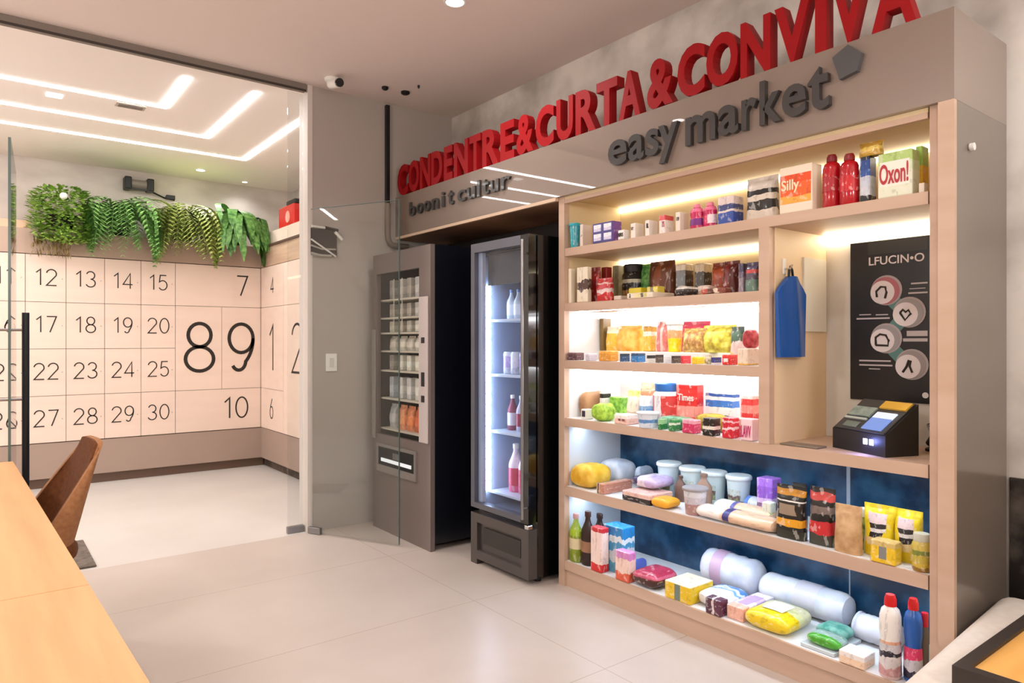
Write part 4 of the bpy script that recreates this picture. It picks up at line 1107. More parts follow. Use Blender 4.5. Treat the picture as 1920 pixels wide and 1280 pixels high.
def bottle_parts(name, label, cat, loc, r, h, body, cap, lab=None, group=None, liquid=None, sx=1.0):
    t = thing(name, label, cat, loc, group=group)
    bm = BM()
    add_lathe(bm, [(r * 0.86, 0), (r, h * 0.03), (r, h * 0.55), (r * 0.92, h * 0.62), (r * 0.55, h * 0.75), (r * 0.36, h * 0.84), (r * 0.34, h * 0.92)], 18, sx=sx)
    obj('body', bm, body, t, smooth=True)
    bm = BM(); add_lathe(bm, [(r * 0.42, h * 0.90), (r * 0.42, h * 0.99), (r * 0.36, h)], 16, sx=sx); obj('cap', bm, cap, t, smooth=True)
    if lab:
        bm = BM(); add_lathe(bm, [(r * 1.02, h * 0.14), (r * 1.02, h * 0.50)], 18, sx=sx); obj('label', bm, lab, t, smooth=True)
    if liquid:
        pass
    return t
M_CLRPL = pane('clear_plastic', (0.90, 0.93, 0.97), 1.3)
# drinks
fl = ['rear', 'front']
for i, (y, lb) in enumerate([(0.36, 'left'), (0.27, 'middle'), (0.18, 'right')]):
    bottle_parts('drink_bottle', 'bottle of pink drink on the fridge floor, %s one' % lb, 'bottle', (FX + 0.20, FY0 + y, 0.4005), 0.042, 0.27,
                 pack([(0, (228, 96, 140)), (0.55, (236, 214, 226))], 'z'), M_WHITE, flat((196, 40, 84)), 'pink drinks in the fridge')
for i, y in enumerate((0.39, 0.31, 0.23, 0.15)):
    bottle_parts('drink_bottle', 'slim drink bottle on the fridge shelf above the pink bottles, %s from left' % ['first', 'second', 'third', 'fourth'][i], 'bottle', (FX + 0.20, FY0 + y, 0.7455), 0.03, 0.20,
                 flat((196, 190, 206)) if i % 2 else flat((140, 60, 84)), M_WHITE, flat((214, 214, 226)) if i % 2 == 0 else flat((150, 40, 70)), 'slim bottles in the fridge')
for i, y in enumerate((0.40, 0.33, 0.25, 0.17, 0.10)):
    bm = BM(); r = 0.032; add_lathe(bm, [(r * 0.85, 0), (r, 0.008), (r, 0.115), (r * 0.8, 0.126)], 18)
    tag(obj('drink_can', bm, pack([(0, (190, 190, 204)), (0.3, [(170, 150, 200), (214, 214, 226), (150, 120, 180), (200, 140, 160), (190, 186, 220)][i]), (0.8, (210, 212, 222))], 'z', 0.1), None, (FX + 0.18, FY0 + y, 1.0655), smooth=True),
        'pale violet drink can on the fridge shelf below the water, %s from left' % ['first', 'second', 'third', 'fourth', 'fifth'][i], 'can', 'cans in the fridge')
for i, y in enumerate((0.40, 0.335, 0.27, 0.205, 0.14, 0.08)):
    bottle_parts('drink_bottle', 'clear water bottle on the top fridge shelf, %s from left' % ['first', 'second', 'third', 'fourth', 'fifth', 'sixth'][i], 'bottle', (FX + 0.20, FY0 + y, 1.3755), 0.028, 0.17,
                 mat('water_bottle', (206, 216, 228), 0.15), mat('blue_cap', (120, 150, 200), 0.4), flat((226, 230, 240)), 'water bottles in the fridge')


# ------------------------------------------------------------------ goods on the shelves
ROWZ = {k: v[1] + 0.0016 for k, v in SH.items()}
ROWN = {'A': 'goods on the top shelf', 'B': 'goods on the second shelf', 'C': 'goods on the third shelf', 'D': 'goods on the fourth shelf', 'E': 'goods on the fifth shelf', 'F': 'goods on the bottom shelf'}

def place(row, p0, p1, ytop, X, dep, lift, h, wfull=False, soft=False, lying=False):
    """extent along the shelf between two sight lines at depth X; height from the sight line to its top"""
    ya = Yat(p0, X); yb = Yat(p1, X + (0 if wfull else dep))
    if soft: ya = Yat(p0, X + dep / 2); yb = Yat(p1, X + dep / 2)
    if lying: ya = Yat(p0, X + dep * 0.15); yb = Yat(p1, X + dep * 0.8)
    ya = min(ya, 2.6465); yb = max(yb, 1.5375 if row in 'BCD' else 0.9385)
    z = ROWZ[row] + lift
    if h is None: h = Zat((p0 + p1) / 2, ytop, X) - z
    return (ya + yb) / 2, abs(ya - yb), z, h

KN = dict(box='carton_box', bag='snack_bag', pillow='wrapped_pack', bottle='bottle', jug='detergent_bottle', cup='plastic_tub', jar='glass_jar', roll='wrapped_roll', slab='flat_pack', brick='carton_box')
def G(kind, row, p0, p1, ytop, label, cat, m, X=2.40, dep=0.06, lift=0.0, h=None, name=None, rot=0.0, m2=None, txt=None, txt_m=None, seed=0, cap=None, ex=0.36, wob=0.02, lz=(0.2, 0.7), lw=0.7, full=False):
    yc, wd, z, hh = place(row, p0, p1, ytop, X, dep, lift, h, full, kind in ('bag', 'bottle', 'jug', 'jar', 'cup', 'roll'), kind == 'pillow')
    if full and dep == 0:   # round things: centre one radius behind the front
        dep = wd
    wd = max(wd - 0.002, 0.012); hh = max(hh, 0.008)
    loc = (X + dep / 2, yc, z); nm = name or KN[kind]; grp = ROWN[row]
    parts = bool(m2 or txt or kind in ('bottle', 'jug', 'cup', 'jar', 'roll'))
    root = thing(nm, label, cat, loc, math.radians(rot), grp) if parts else None
    bm = BM(); sm = True
    if kind in ('box', 'slab'):
        add_box(bm, -dep / 2, dep / 2, -wd / 2, wd / 2, 0, hh, min(0.004, hh * 0.2, wd * 0.1), 2); sm = False
    elif kind == 'brick':
        add_box(bm, -dep / 2, dep / 2, -wd / 2, wd / 2, 0, hh * 0.86, 0.002)
        add_prism(bm, [(-dep / 2, hh * 0.86), (dep / 2, hh * 0.86), (0.004, hh), (-0.004, hh)], lambda u, v, d: (u, d, v), -wd / 2, wd / 2); sm = False
    elif kind == 'bag': standing_bag(bm, wd, dep, hh, seed)
    elif kind == 'pillow': super_pillow(bm, wd, dep, hh, ex, wob=wob, seed=seed, pinch=0.35, nu=28, nv=14)
    if kind in ('box', 'slab', 'brick', 'bag', 'pillow'):
        if not parts:
            o = obj(nm, bm, m, None, loc, math.radians(rot), sm)
            return tag(o, label, cat, grp)
        obj('body', bm, m, root, smooth=sm)
    if kind == 'bottle':
        r = wd / 2; k = dep / wd
        add_lathe(bm, [(r * 0.86, 0), (r, hh * 0.03), (r, hh * 0.58), (r * 0.9, hh * 0.66), (r * 0.45, hh * 0.8), (r * 0.36, hh * 0.86), (r * 0.36, hh * 0.92)], 20, sx=min(1, k)); obj('body', bm, m, root, smooth=True)
        bm = BM(); add_lathe(bm, [(r * 0.46, hh * 0.90), (r * 0.46, hh * 0.985), (r * 0.4, hh)], 16, sx=min(1, k)); obj('cap', bm, cap or M_WHITE, root, smooth=True)
        if m2:
            bm = BM(); add_lathe(bm, [(r * 1.015, hh * lz[0]), (r * 1.015, hh * lz[1])], 20, sx=min(1, k)); obj('label', bm, m2, root, smooth=True)
        m2 = None
    elif kind == 'jug':
        r = wd / 2; k = min(1.0, dep / wd)
        add_lathe(bm, [(r * 0.9, 0), (r, hh * 0.03), (r * 0.97, hh * 0.30), (r * 0.88, hh * 0.45), (r, hh * 0.58), (r * 0.97, hh * 0.74), (r * 0.80, hh * 0.82), (r * 0.48, hh * 0.86), (r * 0.46, hh * 0.9)], 24, sx=k); obj('body', bm, m, root, smooth=True)
        bm = BM(); add_lathe(bm, [(r * 0.56, hh * 0.865), (r * 0.54, hh * 0.95), (r * 0.40, hh)], 16, sx=k); obj('cap', bm, cap or M_RED, root, smooth=True)
        if m2:
            bm = BM(); add_lathe(bm, [(r * 1.02, hh * lz[0]), (r * 0.99, hh * (lz[0] * .4 + lz[1] * .6)), (r * 0.93, hh * lz[1])], 24, sx=k, cap=False); obj('label', bm, m2, root, smooth=True)
        m2 = None
    elif kind == 'cup':
        r = wd / 2
        add_lathe(bm, [(r * 0.72, 0), (r * 0.90, hh * 0.88)], 24); obj('body', bm, m, root, smooth=True)
        bm = BM(); add_lathe(bm, [(r * 0.97, hh * 0.881), (r * 1.0, hh * 0.90), (r * 1.0, hh * 0.965), (r * 0.93, hh)], 24); obj('lid', bm, cap or M_WHITE, root, smooth=True)
        if m2:
            bm = BM(); fn_ = lambda a, v: (-math.cos(a) * (r * (0.72 + 0.205 * v)) - 0.0006, math.sin(a) * (r * (0.72 + 0.205 * v)), hh * 0.88 * v)
            n_ = 8; rows_ = [[bm.verts.new(fn_(-0.75 + 1.5 * i / n_, v)) for i in range(n_ + 1)] for v in lz]
            for i in range(n_): bm.faces.new((rows_[0][i], rows_[0][i + 1], rows_[1][i + 1], rows_[1][i]))
            obj('label', bm, m2, root, smooth=True)
        m2 = None
    elif kind == 'jar':
        r = wd / 2
        add_lathe(bm, [(r * 0.86, 0), (r, hh * 0.06), (r, hh * 0.72), (r * 0.82, hh * 0.8)], 24); obj('body', bm, m, root, smooth=True)
        bm = BM(); add_lathe(bm, [(r * 0.86, hh * 0.80), (r * 0.88, hh * 0.97), (r * 0.8, hh)], 24); obj('lid', bm, cap or M_WHITE, root, smooth=True)
        if m2:
            bm = BM(); add_lathe(bm, [(r * 1.012, hh * lz[0]), (r * 1.012, hh * lz[1])], 24); obj('label', bm, m2, root, smooth=True)
        m2 = None
    elif kind == 'roll':
        r = min(dep, hh) / 2; rn = random.Random(int(p0)); n_ = [(0.25, 0), (0.8, 0.03), (0.96, 0.08)] + [(0.93 + 0.07 * rn.random(), 0.08 + 0.84 * i / 14) for i in range(1, 14)] + [(0.95, 0.92), (0.75, 0.97), (0.25, 1.0)]
        add_lathe(bm, [(r * a, -wd / 2 + wd * b) for a, b in n_], 20, axis='y', sx=dep / 2 / r, sy=hh / 2 / r, c=(0, 0, hh / 2)); obj('body', bm, m, root, smooth=True)
        if m2:
            bm = BM(); add_lathe(bm, [(r * 1.006, wd * (lz[0] - .5)), (r * 1.006, wd * (lz[1] - .5))], 20, axis='y', sx=dep / 2 / r, sy=hh / 2 / r, c=(0, 0, hh / 2 + 0.001), cap=False); obj('band', bm, m2, root, smooth=True)
        m2 = None
    if m2:
        bm = BM(); fr0 = -dep / 2 - (0.0006 if kind != 'bag' else 0.002)
        if kind == 'bag':   # printed panel following the belly of the bag
            n_ = 6
            rr = []
            for i in range(n_ + 1):
                v = lz[0] + (lz[1] - lz[0]) * i / n_
                q = max(0.05, math.sin(PI * min(1, 0.22 + 0.78 * v)) ** 0.6) * dep / 2
                if v > 0.9: q = min(q, 0.05 * dep)
                rr.append([bm.verts.new((-q * (1.03 - 0.25 * (2 * j / 4 - 1) ** 2) - 0.004, wd * lw / 2 * (1 - 2 * j / 4), hh * v)) for j in range(5)])
            for a, b in zip(rr, rr[1:]):
                for j in range(4): bm.faces.new((a[j], a[j + 1], b[j + 1], b[j]))
        elif kind == 'pillow':
            n_ = 8; rr = []
            for i in range(n_ + 1):
                u = (-0.5 + i / n_) * dep * lw
                rr.append([bm.verts.new((u, (-0.5 + j / n_) * wd * lw, hh * (0.5 + 0.5 * (max(0.0, 1 - (2 * u / dep) ** 4) * max(0.0, 1 - ((-1 + 2 * j / n_) * lw) ** 4)) ** 0.35) * (1 - 0.17 * abs((-1 + 2 * j / n_) * lw) ** 3) + 0.003)) for j in range(n_ + 1)])
            for a, b in zip(rr, rr[1:]):
                for j in range(n_): bm.faces.new((a[j], b[j], b[j + 1], a[j + 1]))
        elif kind == 'slab': add_box(bm, -dep * lw / 2, dep * lw / 2, -wd * lw / 2, wd * lw / 2, hh, hh + 0.0008)
        else: add_box(bm, fr0, -dep / 2, -wd * lw / 2, wd * lw / 2, hh * lz[0], hh * lz[1])
        obj('label', bm, m2, root, smooth=(kind in ('bag', 'pillow')))
    if txt:
        bm = BM(); s, fx0, fz0, fw, fh = txt
        fn2 = lambda u, v, d: (-dep / 2 - 0.0012 - d - (0.012 if kind == 'bag' else 0), -u, v)
        add_glyph(bm, s, fn2, -wd / 2 + fx0 * wd, fz0 * hh, width=fw * wd, height=fh * hh, depth=0.0012, offset=0.02)
        obj('lettering', bm, txt_m or M_WHITE, root)
    return root

WH, BK = (236, 232, 228), (26, 24, 26)
# ---- top shelf
G('cup', 'A', 1061, 1086, 417, 'teal drinking cup at the left end of the top shelf', 'cup', pack([(0, (24, 150, 168)), (0.45, (70, 190, 200)), (0.6, (20, 140, 160))], 'y'), X=2.385, dep=0.07, cap=flat((30, 160, 176)), name='teal_cup')
G('box', 'A', 1087, 1109, 419, 'white carton with a grey slash beside the teal cup', 'box', flat((228, 212, 204)), X=2.42, m2=pack([(0, (228, 212, 204)), (0.45, (160, 140, 132)), (0.55, (228, 212, 204))], 'z', 0.5, 2.0), lz=(0.3, 0.7))
G('box', 'A', 1111, 1166, 415, 'navy and purple carton with four white printed squares', 'box', pack([(0, (120, 70, 160)), (0.35, (60, 56, 130)), (0.7, (40, 44, 100))], 'y'), X=2.385, m2=flat((60, 56, 130)), lz=(0.02, 0.98), lw=0.98)
_c = bpy.data.objects.get('carton_box.001')
for _o in list(COL.objects):
    if _o.get('label', '').startswith('navy and purple carton'): _c = _o
_b = [q for q in _c.children if q.name.startswith('body')][0].data
_w = max(v.co.y for v in _b.vertices); _h = max(v.co.z for v in _b.vertices)
for _y in (0.5, -0.5):
    for _z in (0.28, 0.74):
        bm = BM(); add_box(bm, -0.0325, -0.0307, _w * (_y - 0.36), _w * (_y + 0.36), _h * (_z - 0.17), _h * (_z + 0.17)); obj('printed_square', bm, pack([(0, (206, 200, 232)), (0.45, (236, 234, 244))], 'z', 0.4), _c)
G('box', 'A', 1158, 1181, 424, 'low white carton with black print beside the navy carton', 'box', flat(WH), X=2.384, dep=0.04, h=0.045, txt=('BIRS', 0.06, 0.3, 0.85, 0.4), txt_m=M_INK)
G('box', 'A', 1182, 1208, 418, 'small white carton with a grey stamp, first of the row by the light strip', 'box', flat((232, 222, 214)), X=2.40, h=0.07, txt=('ur', 0.15, 0.55, 0.5, 0.2), txt_m=flat((120, 110, 104)))
G('box', 'A', 1209, 1234, 416, 'small white carton with dark stamp left of the red-topped one', 'box', flat((236, 228, 222)), X=2.40, h=0.072, txt=('BL', 0.4, 0.5, 0.5, 0.3), txt_m=M_INK)
G('box', 'A', 1235, 1264, 410, 'white carton with red lid and pink print', 'box', pack([(0, (236, 224, 220)), (0.72, (214, 70, 74))], 'z'), X=2.40, h=0.082, txt=('75', 0.5, 0.35, 0.4, 0.3), txt_m=flat((170, 60, 70)))
G('box', 'A', 1266, 1292, 402, 'cream carton with tiny dark print left of the pink bottles', 'box', flat((234, 220, 208)), X=2.41, h=0.085, txt=('19', 0.3, 0.55, 0.5, 0.2), txt_m=M_INK)
pk = pack([(0, (206, 24, 96)), (0.3, (230, 60, 130)), (0.5, (200, 20, 90)), (0.75, (232, 110, 150))], 'z', 0.1)
G('jug', 'A', 1295, 1319, 381, 'pink bottle, left of the two on the top shelf', 'bottle', pk, X=2.41, dep=0.045, cap=flat((234, 130, 160)), m2=flat((120, 40, 130)), lz=(0.15, 0.42), name='bottle')
G('jug', 'A', 1320, 1344, 377, 'pink bottle with white swirl, right of the two on top shelf', 'bottle', pk, X=2.41, dep=0.045, cap=flat((234, 130, 160)), m2=pack([(0, (240, 220, 228)), (0.5, (214, 40, 100))], 'y', 0.2), lz=(0.15, 0.5), name='bottle')
G('box', 'A', 1345, 1395, 366, 'white pack with dark blue fan print and blue base', 'box', pack([(0, (30, 70, 160)), (0.42, (224, 208, 206)), (0.5, (40, 56, 120)), (0.70, (222, 204, 202))], 'z', 0.12, 3), X=2.405, dep=0.07)
G('bag', 'A', 1402, 1460, 327, 'clear pack of black goods standing left of the orange box', 'pack', pack([(0, (216, 204, 190)), (0.22, (30, 28, 26)), (0.42, (214, 202, 188)), (0.56, (24, 22, 22)), (0.68, (206, 196, 186))], 'z', 0.16, 3.5), X=2.40, dep=0.07)
G('box', 'A', 1461, 1542, 308, 'cream box with a large orange print reading Silly', 'box', flat((236, 220, 200)), X=2.39, dep=0.07, m2=pack([(0, (246, 170, 70)), (0.25, (236, 100, 40)), (0.7, (230, 80, 30))], 'z', 0.15, 3), lz=(0.2, 0.82), lw=0.94, txt=('Silly', 0.07, 0.42, 0.55, 0.30), txt_m=flat((246, 224, 190)))
rd = mat('red_syrup', (178, 14, 30), 0.2, coat=0.5)
G('jug', 'A', 1543, 1577, 286, 'tall red bottle beside the orange-print box', 'bottle', rd, X=2.40, dep=0.06, cap=flat((120, 16, 26)), m2=pack([(0, (170, 20, 36)), (0.7, (210, 200, 204)), (0.95, (150, 14, 30))], 'z', 0.1), lz=(0.3, 0.72), name='bottle')
G('jug', 'A', 1575, 1611, 284, 'tall red bottle beside the blue can', 'bottle', rd, X=2.385, dep=0.06, cap=flat((130, 18, 26)), m2=pack([(0, (196, 20, 32)), (0.66, (196, 196, 204)), (0.95, (176, 14, 30))], 'z', 0.08), lz=(0.25, 0.72), name='bottle')
G('box', 'A', 1611, 1644, 292, 'tall dark blue box with white figures under the gold bag', 'box', pack([(0, (24, 26, 34)), (0.14, (198, 202, 214)), (0.42, (190, 196, 212)), (0.56, (40, 84, 160)), (0.7, (30, 70, 140)), (0.92, (24, 36, 60))], 'z', 0.06, 5), X=2.40, dep=0.05, m2=flat((196, 204, 220)), lz=(0.34, 0.46), lw=0.5)
hb = Zat(1627, 292, 2.40) - ROWZ['A']
G('bag', 'A', 1612, 1657, 262, 'gold snack bag lying on top of the dark blue box', 'snack bag', pack([(0, (196, 156, 60)), (0.35, (222, 190, 90)), (0.6, (176, 136, 44))], 'z', 0.3, 5), X=2.40, dep=0.05, lift=hb + 0.001, h=0.05, seed=4)
G('box', 'A', 1645, 1726, 282, 'pale green box with red outlined lettering Oxon on the top shelf', 'box', pack([(0, (226, 230, 206)), (0.55, (206, 224, 184)), (0.75, (176, 206, 120))], 'z', 0.1, 2), X=2.395, dep=0.06, txt=('Oxon!', 0.06, 0.3, 0.84, 0.45), txt_m=flat((178, 36, 50)), m2=flat((240, 238, 226)), lz=(0.25, 0.8), lw=0.86)
G('box', 'A', 1716, 1742, 280, 'yellow and lime carton at the right end of top shelf', 'box', pack([(0, (246, 190, 40)), (0.62, (160, 206, 80))], 'z'), X=2.47, dep=0.05, h=0.17)
G('box', 'A', 1722, 1741, 347, 'tiny white box in front of the yellow carton', 'box', flat((226, 212, 196)), X=2.39, dep=0.03, h=0.03)

# ---- second shelf
cr = (232, 220, 196)
G('slab', 'B', 1063, 1079, 503, 'cream packet leaning at the left end of the second shelf', 'packet', flat(cr), X=2.40, dep=0.03, name='leaning_packet')
G('box', 'B', 1081, 1110, 500, 'cream packet with a dark round picture, second shelf', 'packet', pack([(0, cr), (0.36, (80, 50, 40)), (0.6, cr)], 'z', 0.35, 2.5), X=2.40, dep=0.03, name='picture_packet')
G('bag', 'B', 1106, 1126, 500, 'slim dark red bag behind the red snowflake bag', 'snack bag', pack([(0, (140, 20, 24)), (0.6, (170, 40, 40)), (0.8, (130, 18, 20))], 'z', 0.2), X=2.46, dep=0.04, seed=1)
G('bag', 'B', 1121, 1149, 520, 'bright red bag with white swirl, second shelf front', 'snack bag', pack([(0, (190, 24, 30)), (0.35, (214, 190, 186)), (0.5, (180, 20, 28)), (0.72, (200, 170, 160)), (0.8, (170, 18, 24))], 'z', 0.3, 3), X=2.39, dep=0.05, seed=2)
G('box', 'B', 1127, 1148, 500, 'dark red box behind the red bag, second shelf', 'box', flat((146, 30, 28)), X=2.52, dep=0.04)
G('box', 'B', 1148, 1172, 497, 'grey-green carton at the back of the second shelf', 'box', pack([(0, (150, 144, 116)), (0.5, (170, 164, 136)), (0.8, (130, 126, 104))], 'y'), X=2.66, dep=0.05)
G('jar', 'B', 1172, 1206, 494, 'black jar with amber base on the second shelf', 'jar', pack([(0, (150, 110, 40)), (0.4, (30, 28, 20))], 'z', 0.1), X=2.60, dep=0.08, cap=M_BLACK, m2=pack([(0, (24, 24, 20)), (0.6, (190, 186, 160))], 'z', 0.5), lz=(0.35, 0.6))
G('bag', 'B', 1204, 1224, 494, 'green leafy packet between black jar and brown bag', 'snack bag', noisy('green_herb', (40, 120, 50), (130, 190, 100), 60, 4, 0.5), X=2.62, dep=0.05, seed=5)
bw = pack([(0, (110, 60, 34)), (0.4, (140, 76, 42)), (0.7, (96, 50, 30))], 'y', 0.3, 3)
G('bag', 'B', 1220, 1266, 487, 'brown coffee bag standing right of the green packet', 'coffee bag', bw, X=2.58, dep=0.08, seed=6)
G('box', 'B', 1266, 1301, 494, 'dark brown box with cream top, second shelf', 'box', pack([(0, (60, 44, 36)), (0.7, (90, 70, 56)), (0.82, (226, 208, 180))], 'z', 0.05), X=2.62, dep=0.06)
G('box', 'B', 1302, 1336, 493, 'tan box with dark window beside the orange-brown bag', 'box', pack([(0, (170, 130, 80)), (0.3, (50, 40, 26)), (0.75, (216, 196, 160))], 'z', 0.2, 3), X=2.62, dep=0.06)
G('bag', 'B', 1337, 1372, 490, 'orange-brown coffee bag on the second shelf', 'coffee bag', pack([(0, (150, 60, 30)), (0.5, (176, 80, 44)), (0.8, (140, 56, 30))], 'z', 0.25, 3), X=2.54, dep=0.07, seed=7)
G('bag', 'B', 1359, 1388, 487, 'maroon coffee bag right of the orange-brown one', 'coffee bag', pack([(0, (84, 20, 18)), (0.5, (120, 28, 24)), (0.8, (80, 18, 18))], 'y', 0.2, 3), X=2.45, dep=0.07, seed=8)
G('box', 'B', 1384, 1405, 493, 'purple grey blister pack at right of the second shelf', 'box', pack([(0, (150, 136, 150)), (0.5, (110, 96, 120)), (0.7, (70, 60, 90))], 'z', 0.1), X=2.43, dep=0.04)
G('bag', 'B', 1400, 1424, 490, 'dark packet with teal base by the divider, second shelf', 'snack bag', pack([(0, (110, 140, 130)), (0.4, (90, 80, 100)), (0.62, (200, 80, 80)), (0.75, (70, 60, 90))], 'z', 0.12), X=2.42, dep=0.05, seed=9)
G('slab', 'B', 1178, 1215, 536, 'yellow chocolate bar lying on the white tray', 'bar', flat((222, 204, 40)), X=2.47, dep=0.05, h=0.03, lift=0.028, name='chocolate_bar')
G('slab', 'B', 1212, 1247, 536, 'yellow bar with brown patches lying beside the yellow one', 'bar', pack([(0, (220, 200, 60)), (0.4, (120, 100, 40)), (0.7, (214, 196, 60))], 'y', 0.4), X=2.47, dep=0.05, h=0.03, lift=0.028, name='chocolate_bar')
G('slab', 'B', 1150, 1178, 550, 'low pale card packet left of the white tray', 'packet', flat((206, 190, 176)), X=2.40, dep=0.05, h=0.02, name='card_packet')
G('box', 'B', 1175, 1265, 548, 'long white display tray with printed front on second shelf', 'tray', flat((232, 218, 200)), X=2.39, dep=0.15, h=0.026, name='display_tray', m2=pack([(0, (230, 214, 190)), (0.2, (196, 180, 90)), (0.35, (60, 50, 36)), (0.45, (226, 210, 150)), (0.7, (226, 212, 190)), (0.85, (50, 42, 36)), (0.92, (230, 214, 190))], 'y', 0.05), lz=(0.2, 0.9), lw=0.96)
G('pillow', 'B', 1266, 1312, 538, 'dark chocolate bag with white edge lying on the second shelf', 'snack bag', pack([(0, (40, 36, 36)), (0.55, (60, 54, 54)), (0.7, (226, 220, 212))], 'z', 0.1), X=2.43, dep=0.10, h=0.045)
G('pillow', 'B', 1268, 1292, 520, 'small white and black packet upright behind the dark chocolate bag', 'packet', pack([(0, (40, 36, 38)), (0.4, (232, 226, 222))], 'z', 0.3), X=2.55, dep=0.04, h=0.06)
G('slab', 'B', 1314, 1372, 545, 'flat brown and red packet in front of the maroon bag', 'packet', pack([(0, (120, 50, 34)), (0.3, (220, 200, 180)), (0.5, (90, 44, 30)), (0.75, (180, 70, 50))], 'y', 0.3), X=2.39, dep=0.04, h=0.022)
G('pillow', 'B', 1305, 1345, 530, 'pale pink wrapped biscuit pack lying before the tan box', 'biscuits', pack([(0, (216, 180, 150)), (0.5, (236, 220, 206))], 'z', 0.2), X=2.50, dep=0.07, h=0.05)

# ---- third shelf
G('slab', 'C', 1125, 1378, 655, 'low white riser tray along the back of the third shelf', 'tray', M_WHITE, X=2.50, dep=0.26, h=0.045, name='riser_tray')
lf = 0.0458
G('slab', 'C', 1131, 1139, 597, 'slim dark olive upright bar at the left end of the riser', 'bar', flat((110, 86, 40)), X=2.62, dep=0.06, lift=lf, name='upright_bar')
G('bag', 'C', 1139, 1166, 612, 'yellow pack with white top beside the olive bar', 'snack bag', pack([(0, (232, 180, 56)), (0.72, (246, 236, 206))], 'z'), X=2.62, dep=0.06, lift=lf, seed=1)
G('bag', 'C', 1163, 1204, 610, 'round bellied amber bag on the riser, third shelf', 'snack bag', noisy('amber_crisps', (214, 150, 44), (240, 190, 100), 30, 4, 0.4), X=2.60, dep=0.11, lift=lf, seed=2)
G('box', 'C', 1205, 1234, 611, 'amber box with dark gold band right of the amber bag', 'box', pack([(0, (222, 172, 60)), (0.6, (240, 226, 206)), (0.78, (190, 140, 50)), (0.95, (150, 110, 50))], 'z', 0.1), X=2.62, dep=0.05, lift=lf)
G('bag', 'C', 1233, 1256, 602, 'pale pink striped pack with clear top, third shelf', 'snack bag', pack([(0, (206, 120, 116)), (0.3, (236, 190, 180)), (0.5, (200, 116, 112)), (0.8, (226, 220, 222))], 'y', 0.1), X=2.62, dep=0.06, lift=lf, seed=3)
G('cup', 'C', 1252, 1279, 602, 'yellow based clear cup of sweets beside the pink pack', 'cup', pack([(0, (240, 204, 30)), (0.5, (240, 160, 110)), (0.8, (220, 216, 214))], 'z', 0.1), X=2.55, dep=0.06, lift=lf, cap=mat('cup_lid', (206, 206, 206), 0.3), name='sweets_cup')
G('bag', 'C', 1276, 1332, 602, 'magenta snack bag behind the nut bag', 'snack bag', pack([(0, (196, 50, 90)), (0.5, (214, 90, 110)), (0.8, (196, 60, 96))], 'z', 0.3, 4), X=2.69, dep=0.06, lift=lf, seed=4)
G('bag', 'C', 1284, 1326, 615, 'clear bag of tan and green snacks, middle of third shelf', 'snack bag', noisy('nut_mix', (150, 100, 50), (216, 196, 110), 55, 4, 0.4, third=(180, 140, 80)), X=2.54, dep=0.09, lift=lf, seed=5)
G('bag', 'C', 1320, 1381, 609, 'yellow-green crisps bag, largest on the third shelf', 'snack bag', noisy('lime_crisps', (150, 120, 40), (236, 226, 130), 26, 5, 0.35, third=(196, 190, 60)), X=2.56, dep=0.09, lift=lf, seed=6)
G('bag', 'C', 1372, 1396, 612, 'pack with dark green tops and cream base right of the crisps', 'snack bag', pack([(0, (230, 180, 70)), (0.3, (226, 206, 200)), (0.6, (70, 100, 80)), (0.85, (50, 70, 60))], 'z', 0.3, 4), X=2.50, dep=0.05, lift=0.0, seed=7)
G('pillow', 'C', 1392, 1424, 622, 'red berry pack resting on the pale carton by the divider', 'pack', noisy('red_berries', (150, 30, 40), (206, 90, 96), 40, 4, 0.4), X=2.43, dep=0.06, lift=0.0665, h=0.075)
G('box', 'C', 1382, 1424, 655, 'pale cream carton with yellow base at the right of third shelf', 'box', pack([(0, (226, 176, 90)), (0.12, (232, 212, 192))], 'z'), X=2.40, dep=0.08, h=0.066)
FRONT_C = [(1061, 1096, 661, (96, 64, 70), 'maroon wafer bar at the left front of third shelf', 'wafer_bar'), (1097, 1120, 663, (200, 196, 210), 'white and navy wafer bar beside the maroon one', 'wafer_bar'),
           (1122, 1160, 658, (216, 148, 40), 'orange carton at the front of the third shelf', None), (1162, 1181, 663, (30, 70, 110), 'dark navy carton right of the orange carton', None),
           (1182, 1211, 662, (40, 120, 186), 'sky blue carton at the front of the third shelf', None), (1214, 1230, 666, (228, 222, 214), 'white box with black top right of the sky blue carton', None),
           (1231, 1246, 665, (92, 76, 66), 'brown box at the third shelf front edge', None), (1247, 1260, 665, (226, 226, 230), 'white box between two brown boxes, third shelf', None),
           (1261, 1276, 667, (76, 66, 54), 'dark olive box left of the red pouch', None), (1278, 1294, 667, (206, 24, 50), 'small red pouch at the front of third shelf', None),
           (1296, 1322, 669, (240, 200, 30), 'yellow box of the third shelf front', None), (1334, 1352, 670, (24, 50, 130), 'navy box with white base left of the red box', None), (1353, 1384, 665, (214, 30, 34), 'red box with white mark left of the cream carton', None)]
for p0, p1, yt, c, lb, nm in FRONT_C:
    d2 = tuple(int(v * 0.55) for v in c)
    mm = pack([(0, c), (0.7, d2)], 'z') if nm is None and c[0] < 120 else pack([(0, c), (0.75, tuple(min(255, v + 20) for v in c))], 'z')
    if 'black top' in lb: mm = pack([(0, (228, 222, 214)), (0.55, (40, 36, 36))], 'z')
    if 'white base' in lb: mm = pack([(0, (226, 226, 230)), (0.25, c)], 'z')
    kw = dict(m2=flat(WH), lz=(0.3, 0.65), lw=0.55) if ('white mark' in lb) else {}
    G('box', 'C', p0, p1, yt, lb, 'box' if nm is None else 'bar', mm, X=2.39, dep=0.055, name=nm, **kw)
G('bag', 'C', 1322, 1334, 670, 'tiny mottled sachet between yellow and navy boxes', 'sachet', noisy('sachet', (150, 130, 70), (226, 216, 190), 80, 3, 0.4), X=2.40, dep=0.03, h=0.035)

